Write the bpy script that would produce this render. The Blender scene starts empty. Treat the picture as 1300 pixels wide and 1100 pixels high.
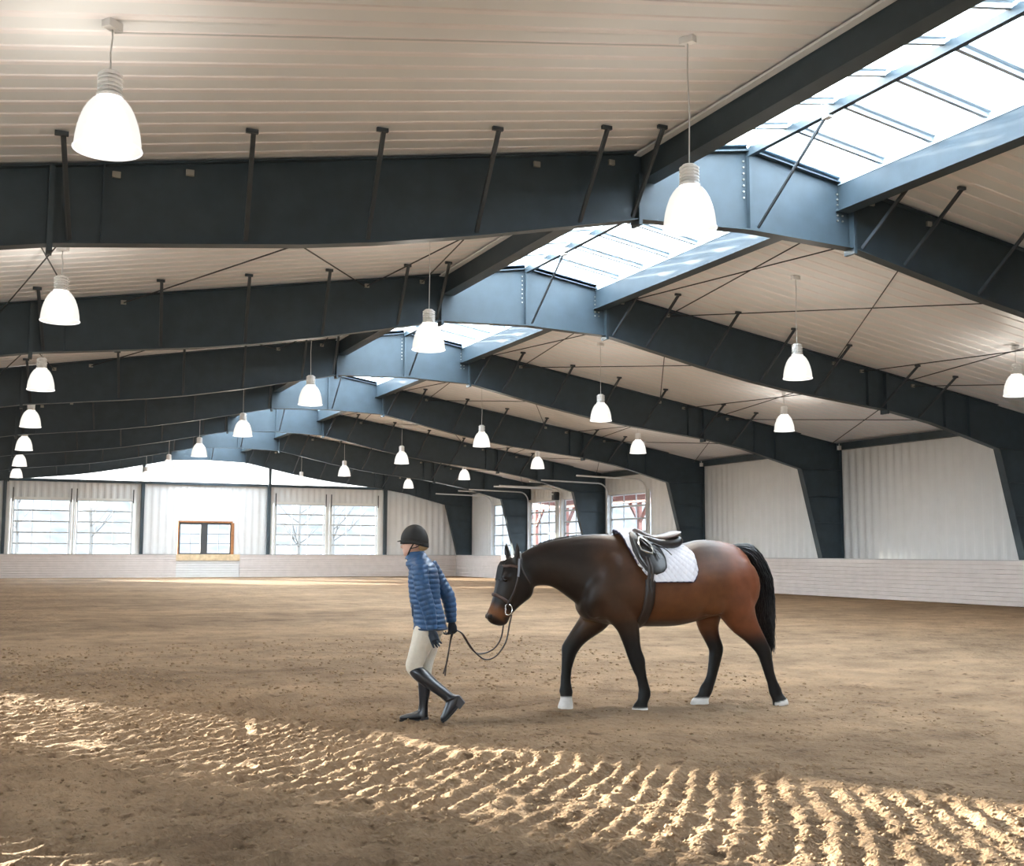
import bpy, bmesh, math, random
import numpy as np
from mathutils import Vector, Matrix
from mathutils.bvhtree import BVHTree

sc = bpy.context.scene
col = sc.collection
random.seed(7)
rng = np.random.default_rng(7)

# ------------------------------------------------------------------ camera, sky, sun, exposure
cam_d = bpy.data.cameras.new('camera')
cam = bpy.data.objects.new('camera', cam_d); col.objects.link(cam)
cam_d.sensor_fit = 'HORIZONTAL'; cam_d.sensor_width = 36.0
cam_d.lens = 36.0 * 1473.9 / 1300.0
cam_d.clip_start = 0.05; cam_d.clip_end = 600
_y, _p, _r = (math.radians(v) for v in (23.84, 5.88, 0.2))
_f = Vector((math.sin(_y)*math.cos(_p), math.cos(_y)*math.cos(_p), math.sin(_p)))
_rt = Vector((math.cos(_y), -math.sin(_y), 0)); _up = _rt.cross(_f)
_R = _rt*math.cos(_r) + _up*math.sin(_r); _U = -_rt*math.sin(_r) + _up*math.cos(_r)
cam.matrix_world = Matrix(((_R.x, _U.x, -_f.x, -10.78), (_R.y, _U.y, -_f.y, 0.0), (_R.z, _U.z, -_f.z, 1.44), (0, 0, 0, 1)))
sc.camera = cam

SKY = 11.0
world = bpy.data.worlds.new('world'); sc.world = world; world.use_nodes = True
bg = world.node_tree.nodes['Background']
bg.inputs[0].default_value = (0.79, 0.90, 1.0, 1); bg.inputs[1].default_value = SKY

sun_d = bpy.data.lights.new('sun', 'SUN'); sun = bpy.data.objects.new('sun', sun_d); col.objects.link(sun)
SUN_DIR = Vector((1.0, -1.53, -0.38))
sun.rotation_euler = SUN_DIR.to_track_quat('-Z', 'Y').to_euler()
sun_d.energy = 36.0; sun_d.angle = math.radians(1.2); sun_d.color = (1.0, 0.9, 0.74)

sc.view_settings.view_transform = 'Standard'; sc.view_settings.look = 'None'
sc.view_settings.exposure = 0.92; sc.view_settings.gamma = 1.0
sc.view_settings.use_curve_mapping = False
sc.cycles.max_bounces = 10; sc.cycles.diffuse_bounces = 6; sc.cycles.transparent_max_bounces = 24
sc.cycles.sample_clamp_indirect = 6.0
sc.cycles.caustics_reflective = False; sc.cycles.caustics_refractive = False

# ------------------------------------------------------------------ helpers
def xyz(v): return (float(v[0]), float(v[1]), float(v[2]))
class MB:
    """collects simple solids into one mesh"""
    def __init__(s): s.v = []; s.f = []
    def add(s, vs, fs):
        o = len(s.v); s.v += [xyz(p) for p in vs]; s.f += [[i+o for i in f] for f in fs]; return s
    def box(s, x0, x1, y0, y1, z0, z1):
        vs = [(x, y, z) for x in (x0, x1) for y in (y0, y1) for z in (z0, z1)]
        return s.add(vs, [(0,1,3,2),(4,6,7,5),(0,4,5,1),(2,3,7,6),(0,2,6,4),(1,5,7,3)])
    def bar(s, p, q, w, h, up=(0,0,1)):
        p = Vector(p); q = Vector(q); t = (q-p).normalized(); u = Vector(up)
        a = t.cross(u)
        if a.length < 1e-4: a = t.cross(Vector((1,0,0)))
        a = a.normalized()*w/2; b = a.normalized().cross(t).normalized()*h/2
        vs = [c+i*a+j*b for c in (p,q) for i,j in ((-1,-1),(1,-1),(1,1),(-1,1))]
        return s.add(vs, [(3,2,1,0),(4,5,6,7),(0,1,5,4),(1,2,6,5),(2,3,7,6),(3,0,4,7)])
    def prism(s, poly, d):
        n = len(poly); d = Vector(d)
        vs = [Vector(p) for p in poly] + [Vector(p)+d for p in poly]
        fs = [list(range(n))[::-1], list(range(n, 2*n))]
        fs += [(i, (i+1) % n, (i+1) % n+n, i+n) for i in range(n)]
        return s.add(vs, fs)
    def tube(s, pts, r, n=8, closed=False, flat=1.0, side=None):
        pts = [Vector(p) for p in pts]; m = len(pts); rings = []
        ref = Vector(side) if side is not None else None
        for i, p in enumerate(pts):
            if closed: t = pts[(i+1) % m]-pts[i-1]
            else: t = pts[min(i+1, m-1)]-pts[max(i-1, 0)]
            t.normalize()
            if ref is None:
                ref = t.cross(Vector((0,0,1)))
                if ref.length < 1e-3: ref = t.cross(Vector((1,0,0)))
            a = ref - t*ref.dot(t); a.normalize()
            if side is None: ref = a
            b = t.cross(a); rr = r[i] if hasattr(r, '__len__') else r
            rings.append([p + a*rr*math.cos(k*2*math.pi/n) + b*rr*flat*math.sin(k*2*math.pi/n) for k in range(n)])
        vs = [q for rg in rings for q in rg]; fs = []
        for i in range(m if closed else m-1):
            j = (i+1) % m
            fs += [(i*n+k, i*n+(k+1) % n, j*n+(k+1) % n, j*n+k) for k in range(n)]
        if not closed: fs += [list(range(n))[::-1], [(m-1)*n+k for k in range(n)]]
        return s.add(vs, fs)
    def lathe(s, prof, c=(0,0,0), n=24, closed=False):
        vs = [(c[0]+r*math.cos(2*math.pi*k/n), c[1]+r*math.sin(2*math.pi*k/n), c[2]+z) for r, z in prof for k in range(n)]
        m = len(prof); fs = []
        for i in range(m if closed else m-1):
            j = (i+1) % m
            fs += [(i*n+k, i*n+(k+1) % n, j*n+(k+1) % n, j*n+k) for k in range(n)]
        if not closed: fs += [list(range(n))[::-1], [(m-1)*n+k for k in range(n)]]
        return s.add(vs, fs)
    def ball(s, c, r, n=12, m=8):
        r = (r, r, r) if not hasattr(r, '__len__') else r
        vs = [(c[0], c[1], c[2]-r[2])]; fs = []
        for i in range(1, m):
            a = -math.pi/2+math.pi*i/m
            vs += [(c[0]+r[0]*math.cos(a)*math.cos(2*math.pi*k/n), c[1]+r[1]*math.cos(a)*math.sin(2*math.pi*k/n), c[2]+r[2]*math.sin(a)) for k in range(n)]
        vs.append((c[0], c[1], c[2]+r[2])); e = len(vs)-1
        fs += [(0, 1+(k+1) % n, 1+k) for k in range(n)]
        for i in range(m-2):
            o = 1+i*n; fs += [(o+k, o+(k+1) % n, o+n+(k+1) % n, o+n+k) for k in range(n)]
        o = 1+(m-2)*n; fs += [(o+k, o+(k+1) % n, e) for k in range(n)]
        return s.add(vs, fs)
    def mesh(s, name, mat, smooth=False):
        me = bpy.data.meshes.new(name); me.from_pydata(s.v, [], s.f); me.update()
        if mat is not None: me.materials.append(mat)
        if smooth:
            me.polygons.foreach_set('use_smooth', [True]*len(me.polygons))
            try: me.set_sharp_from_angle(angle=math.radians(40))
            except Exception: pass
        return me
    def build(s, name, mat, parent=None, smooth=False):
        return obj(name, s.mesh(name, mat, smooth), parent)

def obj(name, me, parent=None, loc=None):
    o = bpy.data.objects.new(name, me); col.objects.link(o)
    if parent is not None: o.parent = parent
    if loc is not None: o.location = loc
    return o
def tag(o, label=None, cat=None, group=None, kind=None):
    if label: o['label'] = label
    if cat: o['category'] = cat
    if group: o['group'] = group
    if kind: o['kind'] = kind
    return o
def thing(name, label, cat, loc=(0,0,0), rz=0, group=None, kind=None):
    o = bpy.data.objects.new(name, None); col.objects.link(o)
    o.empty_display_size = 0.2
    o.location = loc; o.rotation_euler = (0, 0, rz)
    return tag(o, label, cat, group, kind)
def copy_tree(o, parent=None):
    c = o.copy(); col.objects.link(c); c.parent = parent
    for ch in list(o.children): copy_tree(ch, c)
    return c
ORD = ['nearest', 'second', 'third', 'fourth', 'fifth', 'sixth', 'seventh', 'eighth']

# ------------------------------------------------------------------ materials
def mat(name, rgb, rough=0.6, spec=0.4, metal=0.0, var=0.0, vscale=6.0, bump=0.0, bscale=40.0, rgb2=None):
    m = bpy.data.materials.new(name); m.use_nodes = True; nt = m.node_tree; b = nt.nodes['Principled BSDF']
    b.inputs['Base Color'].default_value = (*rgb, 1); b.inputs['Roughness'].default_value = rough
    b.inputs['Specular IOR Level'].default_value = spec; b.inputs['Metallic'].default_value = metal
    if var or rgb2 or bump:
        tc = nt.nodes.new('ShaderNodeTexCoord')
    if var or rgb2:
        nz = nt.nodes.new('ShaderNodeTexNoise'); nz.inputs['Scale'].default_value = vscale; nz.inputs['Detail'].default_value = 5
        nt.links.new(tc.outputs['Object'], nz.inputs['Vector'])
        rp = nt.nodes.new('ShaderNodeValToRGB'); rp.color_ramp.elements[0].position = .3; rp.color_ramp.elements[1].position = .7
        c1 = rgb2 or tuple(max(0, c*(1-var)) for c in rgb)
        c2 = rgb if rgb2 else tuple(min(1, c*(1+var)) for c in rgb)
        rp.color_ramp.elements[0].color = (*c1, 1); rp.color_ramp.elements[1].color = (*c2, 1)
        nt.links.new(nz.outputs['Fac'], rp.inputs['Fac']); nt.links.new(rp.outputs['Color'], b.inputs['Base Color'])
    if bump:
        n2 = nt.nodes.new('ShaderNodeTexNoise'); n2.inputs['Scale'].default_value = bscale; n2.inputs['Detail'].default_value = 4
        nt.links.new(tc.outputs['Object'], n2.inputs['Vector'])
        bp = nt.nodes.new('ShaderNodeBump'); bp.inputs['Strength'].default_value = bump; bp.inputs['Distance'].default_value = 0.01
        nt.links.new(n2.outputs['Fac'], bp.inputs['Height']); nt.links.new(bp.outputs['Normal'], b.inputs['Normal'])
    return m
M = {}
M['steel'] = mat('blue_grey_painted_steel', (0.040, 0.058, 0.072), 0.5, 0.3, var=.12, vscale=3)
M['steel_brace'] = mat('dark_brace_steel', (0.05, 0.06, 0.07), 0.55, 0.35)
M['beam_blue'] = M['steel']
M['liner'] = mat('white_liner_sheet', (0.79, 0.755, 0.76), 0.45, 0.35, var=.03, vscale=2)
M['wallsheet'] = mat('white_wall_sheet', (0.64, 0.65, 0.655), 0.45, 0.35, var=.03, vscale=2)
M['kick'] = mat('pale_kick_boards', (0.60, 0.555, 0.54), 0.6, 0.25, var=.05, vscale=3)
M['kickcap'] = mat('grey_cap_strip', (0.42, 0.42, 0.43), 0.6)
M['flash'] = mat('white_flashing', (0.72, 0.73, 0.74), 0.45)
M['sky_bar'] = mat('pale_blue_glazing_bar', (0.46, 0.54, 0.60), 0.45)
M['alu'] = mat('grey_aluminium_rail', (0.42, 0.45, 0.47), 0.45, 0.4)
M['jamb'] = mat('white_door_jamb', (0.68, 0.69, 0.68), 0.5)
M['dark'] = mat('black_metal', (0.03, 0.032, 0.035), 0.5)
M['win_frame'] = mat('dark_window_frame', (0.05, 0.055, 0.06), 0.5)
M['brown'] = mat('orange_brown_wood_trim', (0.30, 0.13, 0.05), 0.6, var=.2, vscale=8)
M['tan'] = mat('tan_wood_board', (0.58, 0.45, 0.29), 0.6, var=.2, vscale=5)
M['track'] = mat('galvanised_track', (0.62, 0.64, 0.66), 0.4, 0.5, 0.3)
M['lamp_white'] = mat('white_lamp_housing', (0.85, 0.85, 0.85), 0.45)
M['cord'] = mat('white_cord', (0.6, 0.6, 0.6), 0.6)
M['bolt'] = mat('zinc_bolt', (0.35, 0.34, 0.3), 0.45, 0.5, 0.6)
M['white_paint'] = mat('white_bracket', (0.8, 0.8, 0.8), 0.5)
M['snow'] = mat('snowy_ground', (0.75, 0.77, 0.8), 0.8, 0.2, var=.08, vscale=.2)
M['bark'] = mat('grey_bark', (0.10, 0.095, 0.09), 0.9, 0.1)
M['red'] = mat('red_painted_timber', (0.22, 0.085, 0.065), 0.6)
M['snowroof'] = mat('pale_porch_roof', (0.7, 0.7, 0.7), 0.7)

def glass(name, tint, gloss=0.06, haze=0.0):
    m = bpy.data.materials.new(name); m.use_nodes = True; nt = m.node_tree; nt.nodes.clear()
    o = nt.nodes.new('ShaderNodeOutputMaterial'); t = nt.nodes.new('ShaderNodeBsdfTransparent'); t.inputs[0].default_value = (*tint, 1)
    g = nt.nodes.new('ShaderNodeBsdfGlossy'); g.inputs['Roughness'].default_value = 0.05
    mx = nt.nodes.new('ShaderNodeMixShader'); mx.inputs[0].default_value = gloss
    src = t.outputs[0]
    if haze:
        tr = nt.nodes.new('ShaderNodeBsdfTranslucent'); tr.inputs[0].default_value = (0.9, 0.92, 0.94, 1)
        m2 = nt.nodes.new('ShaderNodeMixShader'); m2.inputs[0].default_value = haze
        nt.links.new(t.outputs[0], m2.inputs[1]); nt.links.new(tr.outputs[0], m2.inputs[2]); src = m2.outputs[0]
    nt.links.new(src, mx.inputs[1]); nt.links.new(g.outputs[0], mx.inputs[2]); nt.links.new(mx.outputs[0], o.inputs[0])
    return m
M['glass'] = glass('door_glass', (0.93, 0.95, 0.96), 0.05)
M['skyglass'] = glass('skylight_glass', (0.92, 0.96, 0.98), 0.04, 0.7)
M['poly'] = glass('hazy_polycarbonate', (0.9, 0.92, 0.93), 0.04, 0.10)

def lampmat(name, rgb, strength, mixt, edge=0.0):
    m = bpy.data.materials.new(name); m.use_nodes = True; nt = m.node_tree; nt.nodes.clear()
    o = nt.nodes.new('ShaderNodeOutputMaterial'); e = nt.nodes.new('ShaderNodeEmission')
    e.inputs[0].default_value = (*rgb, 1); e.inputs[1].default_value = strength
    if mixt:
        t = nt.nodes.new('ShaderNodeBsdfTransparent'); g = nt.nodes.new('ShaderNodeBsdfGlossy'); g.inputs['Roughness'].default_value = .15
        m1 = nt.nodes.new('ShaderNodeMixShader'); m1.inputs[0].default_value = mixt
        m2 = nt.nodes.new('ShaderNodeMixShader'); m2.inputs[0].default_value = .08
        nt.links.new(e.outputs[0], m1.inputs[1]); nt.links.new(t.outputs[0], m1.inputs[2])
        nt.links.new(m1.outputs[0], m2.inputs[1]); nt.links.new(g.outputs[0], m2.inputs[2]); nt.links.new(m2.outputs[0], o.inputs[0])
    else: nt.links.new(e.outputs[0], o.inputs[0])
    return m
M['shade'] = lampmat('lit_prismatic_shade', (1.0, 0.95, 0.88), 0.62, 0.40)
M['shade_rim'] = lampmat('lit_shade_rim', (1.0, 0.96, 0.9), 0.9, 0.1)
M['bulb'] = lampmat('lit_bulb', (1.0, 0.94, 0.84), 4.0, 0)

def sand_material():
    m = bpy.data.materials.new('arena_sand'); m.use_nodes = True; nt = m.node_tree; b = nt.nodes['Principled BSDF']
    b.inputs['Roughness'].default_value = 0.95; b.inputs['Specular IOR Level'].default_value = 0.08
    tc = nt.nodes.new('ShaderNodeTexCoord')
    def noise(sx, sy, detail=6):
        mp = nt.nodes.new('ShaderNodeMapping'); mp.inputs['Scale'].default_value = (sx, sy, 1)
        n = nt.nodes.new('ShaderNodeTexNoise'); n.inputs['Scale'].default_value = 1.0; n.inputs['Detail'].default_value = detail
        nt.links.new(tc.outputs['Object'], mp.inputs[0]); nt.links.new(mp.outputs[0], n.inputs['Vector']); return n
    big = noise(.10, .32, 4); med = noise(1.6, 1.6); fine = noise(26, 26, 8)
    r = nt.nodes.new('ShaderNodeValToRGB'); e = r.color_ramp.elements
    e[0].position = .36; e[0].color = (0.120, 0.080, 0.050, 1); e[1].position = .66; e[1].color = (0.305, 0.209, 0.131, 1)
    x = nt.nodes.new('ShaderNodeMath'); x.operation = 'MULTIPLY_ADD'; x.inputs[1].default_value = .42
    y = nt.nodes.new('ShaderNodeMath'); y.operation = 'MULTIPLY_ADD'; y.inputs[1].default_value = .42
    z = nt.nodes.new('ShaderNodeMath'); z.operation = 'MULTIPLY'; z.inputs[1].default_value = .2
    nt.links.new(fine.outputs['Fac'], z.inputs[0]); nt.links.new(med.outputs['Fac'], y.inputs[0]); nt.links.new(z.outputs[0], y.inputs[2])
    nt.links.new(big.outputs['Fac'], x.inputs[0]); nt.links.new(y.outputs[0], x.inputs[2])
    nt.links.new(x.outputs[0], r.inputs['Fac']); nt.links.new(r.outputs['Color'], b.inputs['Base Color'])
    bp = nt.nodes.new('ShaderNodeBump'); bp.inputs['Strength'].default_value = .9; bp.inputs['Distance'].default_value = .03
    f2 = noise(34, 34, 8); nt.links.new(f2.outputs['Fac'], bp.inputs['Height'])
    b2 = nt.nodes.new('ShaderNodeBump'); b2.inputs['Strength'].default_value = .8; b2.inputs['Distance'].default_value = .12
    f3 = noise(5.5, 5.5, 6); nt.links.new(f3.outputs['Fac'], b2.inputs['Height']); nt.links.new(bp.outputs['Normal'], b2.inputs['Normal'])
    nt.links.new(b2.outputs['Normal'], b.inputs['Normal'])
    sp = noise(7, 7, 5); sr = nt.nodes.new('ShaderNodeValToRGB'); sr.color_ramp.elements[0].position = .60; sr.color_ramp.elements[1].position = .70
    sr.color_ramp.elements[0].color = (1, 1, 1, 1); sr.color_ramp.elements[1].color = (.5, .47, .44, 1)
    mu = nt.nodes.new('ShaderNodeMix'); mu.data_type = 'RGBA'; mu.blend_type = 'MULTIPLY'; mu.inputs[0].default_value = 1
    nt.links.new(sp.outputs['Fac'], sr.inputs['Fac']); nt.links.new(r.outputs['Color'], mu.inputs[6]); nt.links.new(sr.outputs['Color'], mu.inputs[7])
    nt.links.new(mu.outputs[2], b.inputs['Base Color'])
    return m
M['sand'] = sand_material()

# ------------------------------------------------------------------ building numbers (metres; ridge above X = 0)
L = 8.597; YEND = 66.94; W = 15.96; KICK_X = 14.98; KICK_Z = 1.252; YBACK = -11.0
def YF(n): return YEND - 0.29 - (7-n)*L
ZR, SL = 7.907, 0.165
def zroof(x): return ZR - SL*abs(x)
BEAM_Z = 5.23

# ------------------------------------------------------------------ floor: raked sand
def lattice(seed): return np.random.default_rng(seed).random((257, 257))
_tabs = {}
def vnoise(x, y, seed=1):
    T = _tabs.setdefault(seed, lattice(seed))
    xi = np.floor(x); yi = np.floor(y); fx = x-xi; fy = y-yi
    fx = fx*fx*(3-2*fx); fy = fy*fy*(3-2*fy)
    a = xi.astype(int) % 256; b = yi.astype(int) % 256
    return (T[a, b]*(1-fx)+T[a+1, b]*fx)*(1-fy)+(T[a, b+1]*(1-fx)+T[a+1, b+1]*fx)*fy - .5
def sstep(a, b, x):
    t = np.clip((x-a)/(b-a), 0, 1); return t*t*(3-2*t)
def seg_d(X, Y, pts):
    d = np.full_like(X, 1e9)
    for (x0, y0), (x1, y1) in zip(pts[:-1], pts[1:]):
        dx, dy = x1-x0, y1-y0
        t = np.clip(((X-x0)*dx+(Y-y0)*dy)/(dx*dx+dy*dy), 0, 1)
        d = np.minimum(d, np.hypot(X-x0-t*dx, Y-y0-t*dy))
    return d
def grow(a, b, d0, g):
    o = [a]; d = d0
    while abs(o[-1]-b) > d*1.5:
        o.append(o[-1]+math.copysign(d, b-a)); d = min(d*g, 1.2)
    o.append(b); return o
def floor_height(X, Y):
    edge = -10.66+(18.1-Y)*.4                          # raked foreground lies left of this line
    rake = sstep(-.5, .5, edge-X+.35*vnoise(X*.8, Y*.8, 3))
    wx = .35*vnoise(X*.35, Y*.35, 4)+.07*vnoise(X*1.7, Y*1.7, 5)
    ang = np.radians(38.0)+np.radians(16)*np.clip((X+8.5)/2.2, -1.1, 1.3)   # furrows fan out slightly
    u = (X+8.5)*np.sin(ang)-(Y-6.5)*np.cos(ang)+wx
    ph = u/.165
    rid = 1-np.abs(((ph) % 1)*2-1); rid = rid*rid*(3-2*rid)-.5
    near = sstep(30, 8, Y)
    h = rake*(.031*rid*(.8+.8*vnoise(X*1.3, Y*1.3, 6)))*near
    h = h+(1-rake)*.010*(1-np.abs((((X*.35-Y*.94)+wx)/.24 % 1)*2-1))*near
    amp = .55+.75*rake
    h = h+amp*near*(.022*vnoise(X*4.2, Y*4.2, 8)+.017*vnoise(X*10, Y*10, 9)+.016*vnoise(X*21, Y*21, 10))
    c = vnoise(X*15, Y*15, 14); h = h+near*.05*np.clip(c-.22, 0, 1)*(.5+.7*rake)     # clods
    h = h+.03*vnoise(X*.5, Y*.5, 11)
    for pts, w, a in (([(-9.3, 15.5), (-8.01, 12.79), (-7.97, 9.17), (-7.67, 7.9), (-6.6, 7.35), (-6.1, 6.3), (-5.2, 4.6)], .10, .030),
                      ([(-4.9, 9.0), (-4.58, 8.23), (-4.34, 5.97), (-4.2, 4.5)], .04, .016), ([(-3.0, 9.6), (-2.7, 8.2), (-2.6, 6.2)], .035, .014), ([(-9.0, 15), (-8.69, 11), (-8.9, 9.4)], .05, -.022)):
        d = seg_d(X, Y, pts); k = np.exp(-(d/w)**2); h = h*(1-.8*k)+a*k
    r2 = np.random.default_rng(21)
    for _ in range(230):
        hx = r2.uniform(-12, -1.5); hy = 3.3+9.5*r2.random()**1.1; rr = r2.uniform(.05, .085); dp = r2.uniform(.012, .034)
        sel = (np.abs(X-hx) < .35) & (np.abs(Y-hy) < .35)
        if sel.any():
            d = np.hypot(X[sel]-hx, (Y[sel]-hy)*1.1)/rr
            h[sel] += -dp*np.exp(-d**4)+.45*dp*np.exp(-((d-1.35)/.35)**2)
    return h
xs = np.array(sorted(set(grow(-12.4, -W+.02, .04, 1.12)[1:]))+list(np.arange(-12.4, -2.2, .028))+grow(-2.2, W-.02, .03, 1.035))
ys = np.array(sorted(set(grow(3.4, YBACK+.1, .05, 1.15)[1:]))+list(np.arange(3.4, 10.4, .026))+grow(10.4, YEND+.2, .028, 1.012))
GX, GY = np.meshgrid(xs, ys, indexing='ij')
GZ = floor_height(GX, GY)
nx, ny = GX.shape
co = np.stack([GX, GY, GZ], -1).reshape(-1, 3)
ii = np.arange(nx*ny).reshape(nx, ny)
qf = np.stack([ii[:-1, :-1], ii[1:, :-1], ii[1:, 1:], ii[:-1, 1:]], -1).reshape(-1, 4)
fm = bpy.data.meshes.new('floor'); fm.vertices.add(len(co)); fm.vertices.foreach_set('co', co.ravel())
fm.loops.add(qf.size); fm.loops.foreach_set('vertex_index', qf.ravel())
fm.polygons.add(len(qf)); fm.polygons.foreach_set('loop_start', np.arange(len(qf))*4)
fm.polygons.foreach_set('use_smooth', np.ones(len(qf), bool)); fm.update(calc_edges=True); fm.materials.append(M['sand'])
floor = tag(obj('floor', fm), 'brown raked sand floor of the riding arena', 'floor', kind='structure')

# ------------------------------------------------------------------ ribbed sheets
RIB = 0.37
def rib_profile(n, depth=.065):
    """(along, out) points of n trapezoid ribs; 'out' is towards the room"""
    p = []
    for i in range(n):
        o = i*RIB
        p += [(o, 0), (o+.085, 0), (o+.185, depth), (o+.27, depth)]
    return p+[(n*RIB, 0)]
ceiling = tag(thing('ceiling', None, None, kind='structure'), 'white ribbed liner sheets sloping down both sides of the skylight', 'ceiling')
NR = 3; PW = NR*RIB
def ceiling_mesh(sg):
    mb = MB(); pr = rib_profile(NR)
    a, b = 1.99*sg, (W+.1)*sg
    nv = Vector((-SL*sg, 0, -1)).normalized()
    for t, o in pr:
        for x in (a, b):
            mb.v.append(xyz(Vector((x, t, zroof(x)))+nv*(o-.065)))
    for i in range(len(pr)-1): mb.f.append([2*i, 2*i+1, 2*i+3, 2*i+2] if sg > 0 else [2*i, 2*i+2, 2*i+3, 2*i+1])
    me = mb.mesh('liner_panel', M['liner']); return me
for sg in (-1, 1):
    me = ceiling_mesh(sg)
    y = YBACK
    while y < YEND+.3:
        obj('liner_panel', me, ceiling, (0, y, 0)); y += PW

for sg in (-1, 1):
    rd_ = [(2.02*sg, YBACK-.2, zroof(2.02)+.012), (16.3*sg, YBACK-.2, zroof(16.3)+.012), (16.3*sg, YBACK-.2, zroof(16.3)+.07), (1.80*sg, YBACK-.2, zroof(1.8)+.07), (1.80*sg, YBACK-.2, 7.58)]
    MB().prism(rd_, (0, YEND-YBACK+.6, 0)).build('light_seal_deck', M['flash'], ceiling)  # unseen deck added above the liner to stop daylight leaking in

def sheet(name, parent, x0, x1, z0, z1, m=None):
    """ribbed sheets in the parent's local frame: x along the wall, -y into the room; one object per sheet"""
    n = max(1, round((x1-x0)/PW)); w = (x1-x0)/n; out = []
    for i in range(n):
        mb = MB(); pr = rib_profile(3, .03); k = w/PW
        for t, o in pr:
            for z in (z0, z1): mb.v.append((x0+i*w+t*k, -o, z))
        for j in range(len(pr)-1): mb.f.append([2*j, 2*j+2, 2*j+3, 2*j+1])
        out.append(mb.build(name, m or M['wallsheet'], parent))
    return out
def glass_door(name, label, wall_loc, rz, x0, x1, ztop=4.18, rows=5, cols=3, zb=1.25, tracks=None):
    d = thing(name, label, 'door', wall_loc, rz, kind='structure')
    fw = .07
    for a in (x0, x1-fw): MB().box(a, a+fw, -.05, .03, 0.0, ztop).build('stile', M['alu'], d)
    MB().box(x0, x1, -.03, .03, 0, zb-.02).build('bottom_panel', M['jamb'], d)
    h = (ztop-zb)/rows
    for i in range(rows+1):
        MB().box(x0+fw, x1-fw, -.045, .03, zb+i*h-.035, zb+i*h+.035).build('rail', M['alu'], d)
    cw = (x1-x0-2*fw)/cols
    pm = MB().box(-cw/2+.012, cw/2-.012, -.004, .004, -h/2+.03, h/2-.03).mesh('pane', M['glass'])
    mm = MB().box(-.014, .014, -.025, .025, -h/2+.03, h/2-.03).mesh('muntin', M['alu'])
    for i in range(rows):
        for j in range(cols):
            obj('pane', pm, d, (x0+fw+cw*(j+.5), 0, zb+h*(i+.5)))
            if j: obj('muntin', mm, d, (x0+fw+cw*j, 0, zb+h*(i+.5)))
    for a in (x0-.05, x1+.05):
        MB().box(a-.035, a+.035, -.16, -.03, 0, ztop+.02).build('jamb', M['jamb'], d)
    MB().box(x0-.09, x1+.09, -.12, -.02, ztop, ztop+.12).build('header', M['jamb'], d)
    if tracks == 'lift':
        for a in (x0-.02, x1+.02): MB().box(a-.025, a+.025, -.24, -.19, ztop-.12, ztop+.62).build('lift_track', M['dark'], d)
    if tracks == 'curved':
        for a in (x0-.02, x1+.02):
            pts = [(a, -.2, 1.3), (a, -.2, ztop+.05)]
            for k in range(1, 7):
                t = k/6*math.pi/2; pts.append((a, -.2-.5*(1-math.cos(t)), ztop+.05+.5*math.sin(t)))
            pts.append((a, -3.7, ztop+.62)); MB().tube(pts, .035, 6).build('door_track', M['track'], d)
    return d

# ------------------------------------------------------------------ end wall (far) and back wall
POSTS = [-10.48, -3.49, 3.50, 10.49]
DOORS = [(-10.05, -7.2), (-6.88, -4.0), (3.9, 6.82), (7.18, 10.0)]
def gable_wall(name, label, y, rz, far):
    w = thing(name, label, 'wall', (0, y, 0), rz, kind='structure')
    edges = [-W]
    for a, b in DOORS: edges += [a-.1, b+.1]
    edges.append(W)
    for i in range(0, len(edges), 2):
        a, b = edges[i], edges[i+1]
        if b-a < .6: MB().box(a, b, -.02, .02, 0, 5.2).build('wall_panel', M['wallsheet'], w); continue
        if a < 0 < b:
            sheet('wall_panel', w, a, -1.55, 0, 5.2); sheet('wall_panel', w, 1.48, b, 0, 5.2)
            sheet('wall_panel', w, -1.55, 1.48, 3.12, 5.2)
            MB().box(-1.55, 1.48, -.01, .02, 0, 1.26).build('wall_panel', M['wallsheet'], w)
        else: sheet('wall_panel', w, a, b, 0, 5.2)
    for a, b in DOORS: sheet('wall_panel', w, a-.1, b+.1, 4.2, 5.2)
    MB().box(-W, W, -.16, .02, BEAM_Z-.08, BEAM_Z+.07).build('girt_beam', M['steel'], w)
    for p in POSTS:
        MB().box(p-.085, p+.085, -.28, -.02, 0, zroof(p)-.2).build('post', M['steel'], w)
    # translucent gable glazing, one pane at a time
    n = 28; pw = 2*W/n
    for i in range(n):
        a, b = -W+i*pw, -W+(i+1)*pw
        za, zb_ = zroof(a)+.02, zroof(b)+.02
        if max(za, zb_) < BEAM_Z+.12: continue
        MB().prism([(a+.012, 0, BEAM_Z+.05), (b-.012, 0, BEAM_Z+.05), (b-.012, 0, max(zb_, BEAM_Z+.06)), (a+.012, 0, max(za, BEAM_Z+.06))], (0, .02, 0)).build('gable_pane', M['poly'], w)
        if i: MB().box(a-.012, a+.012, -.02, .03, BEAM_Z+.05, za).build('glazing_bar', M['sky_bar'], w)
    MB().box(-9.6, 9.6, -.03, .03, 6.18, 6.22).build('glazing_bar', M['sky_bar'], w)
    return w
wall_far = gable_wall('wall_far', 'white ribbed end wall with glazed gable behind the arena', YEND+.12, 0, True)
wall_back = thing('wall_back', 'white ribbed end wall behind the camera', 'wall', (0, YBACK, 0), math.pi, kind='structure')
sheet('wall_panel', wall_back, -W, W, 0, 8.1)
dn = 0
for (a, b), lb in zip(DOORS, ('leftmost glazed overhead door on the end wall', 'glazed overhead door left of the small brown window', 'glazed overhead door right of the small brown window', 'rightmost glazed overhead door on the end wall')):
    dn += 1; glass_door('door_%d' % dn, lb, (0, YEND+.12, 0), 0, a, b, tracks='lift')
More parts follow.
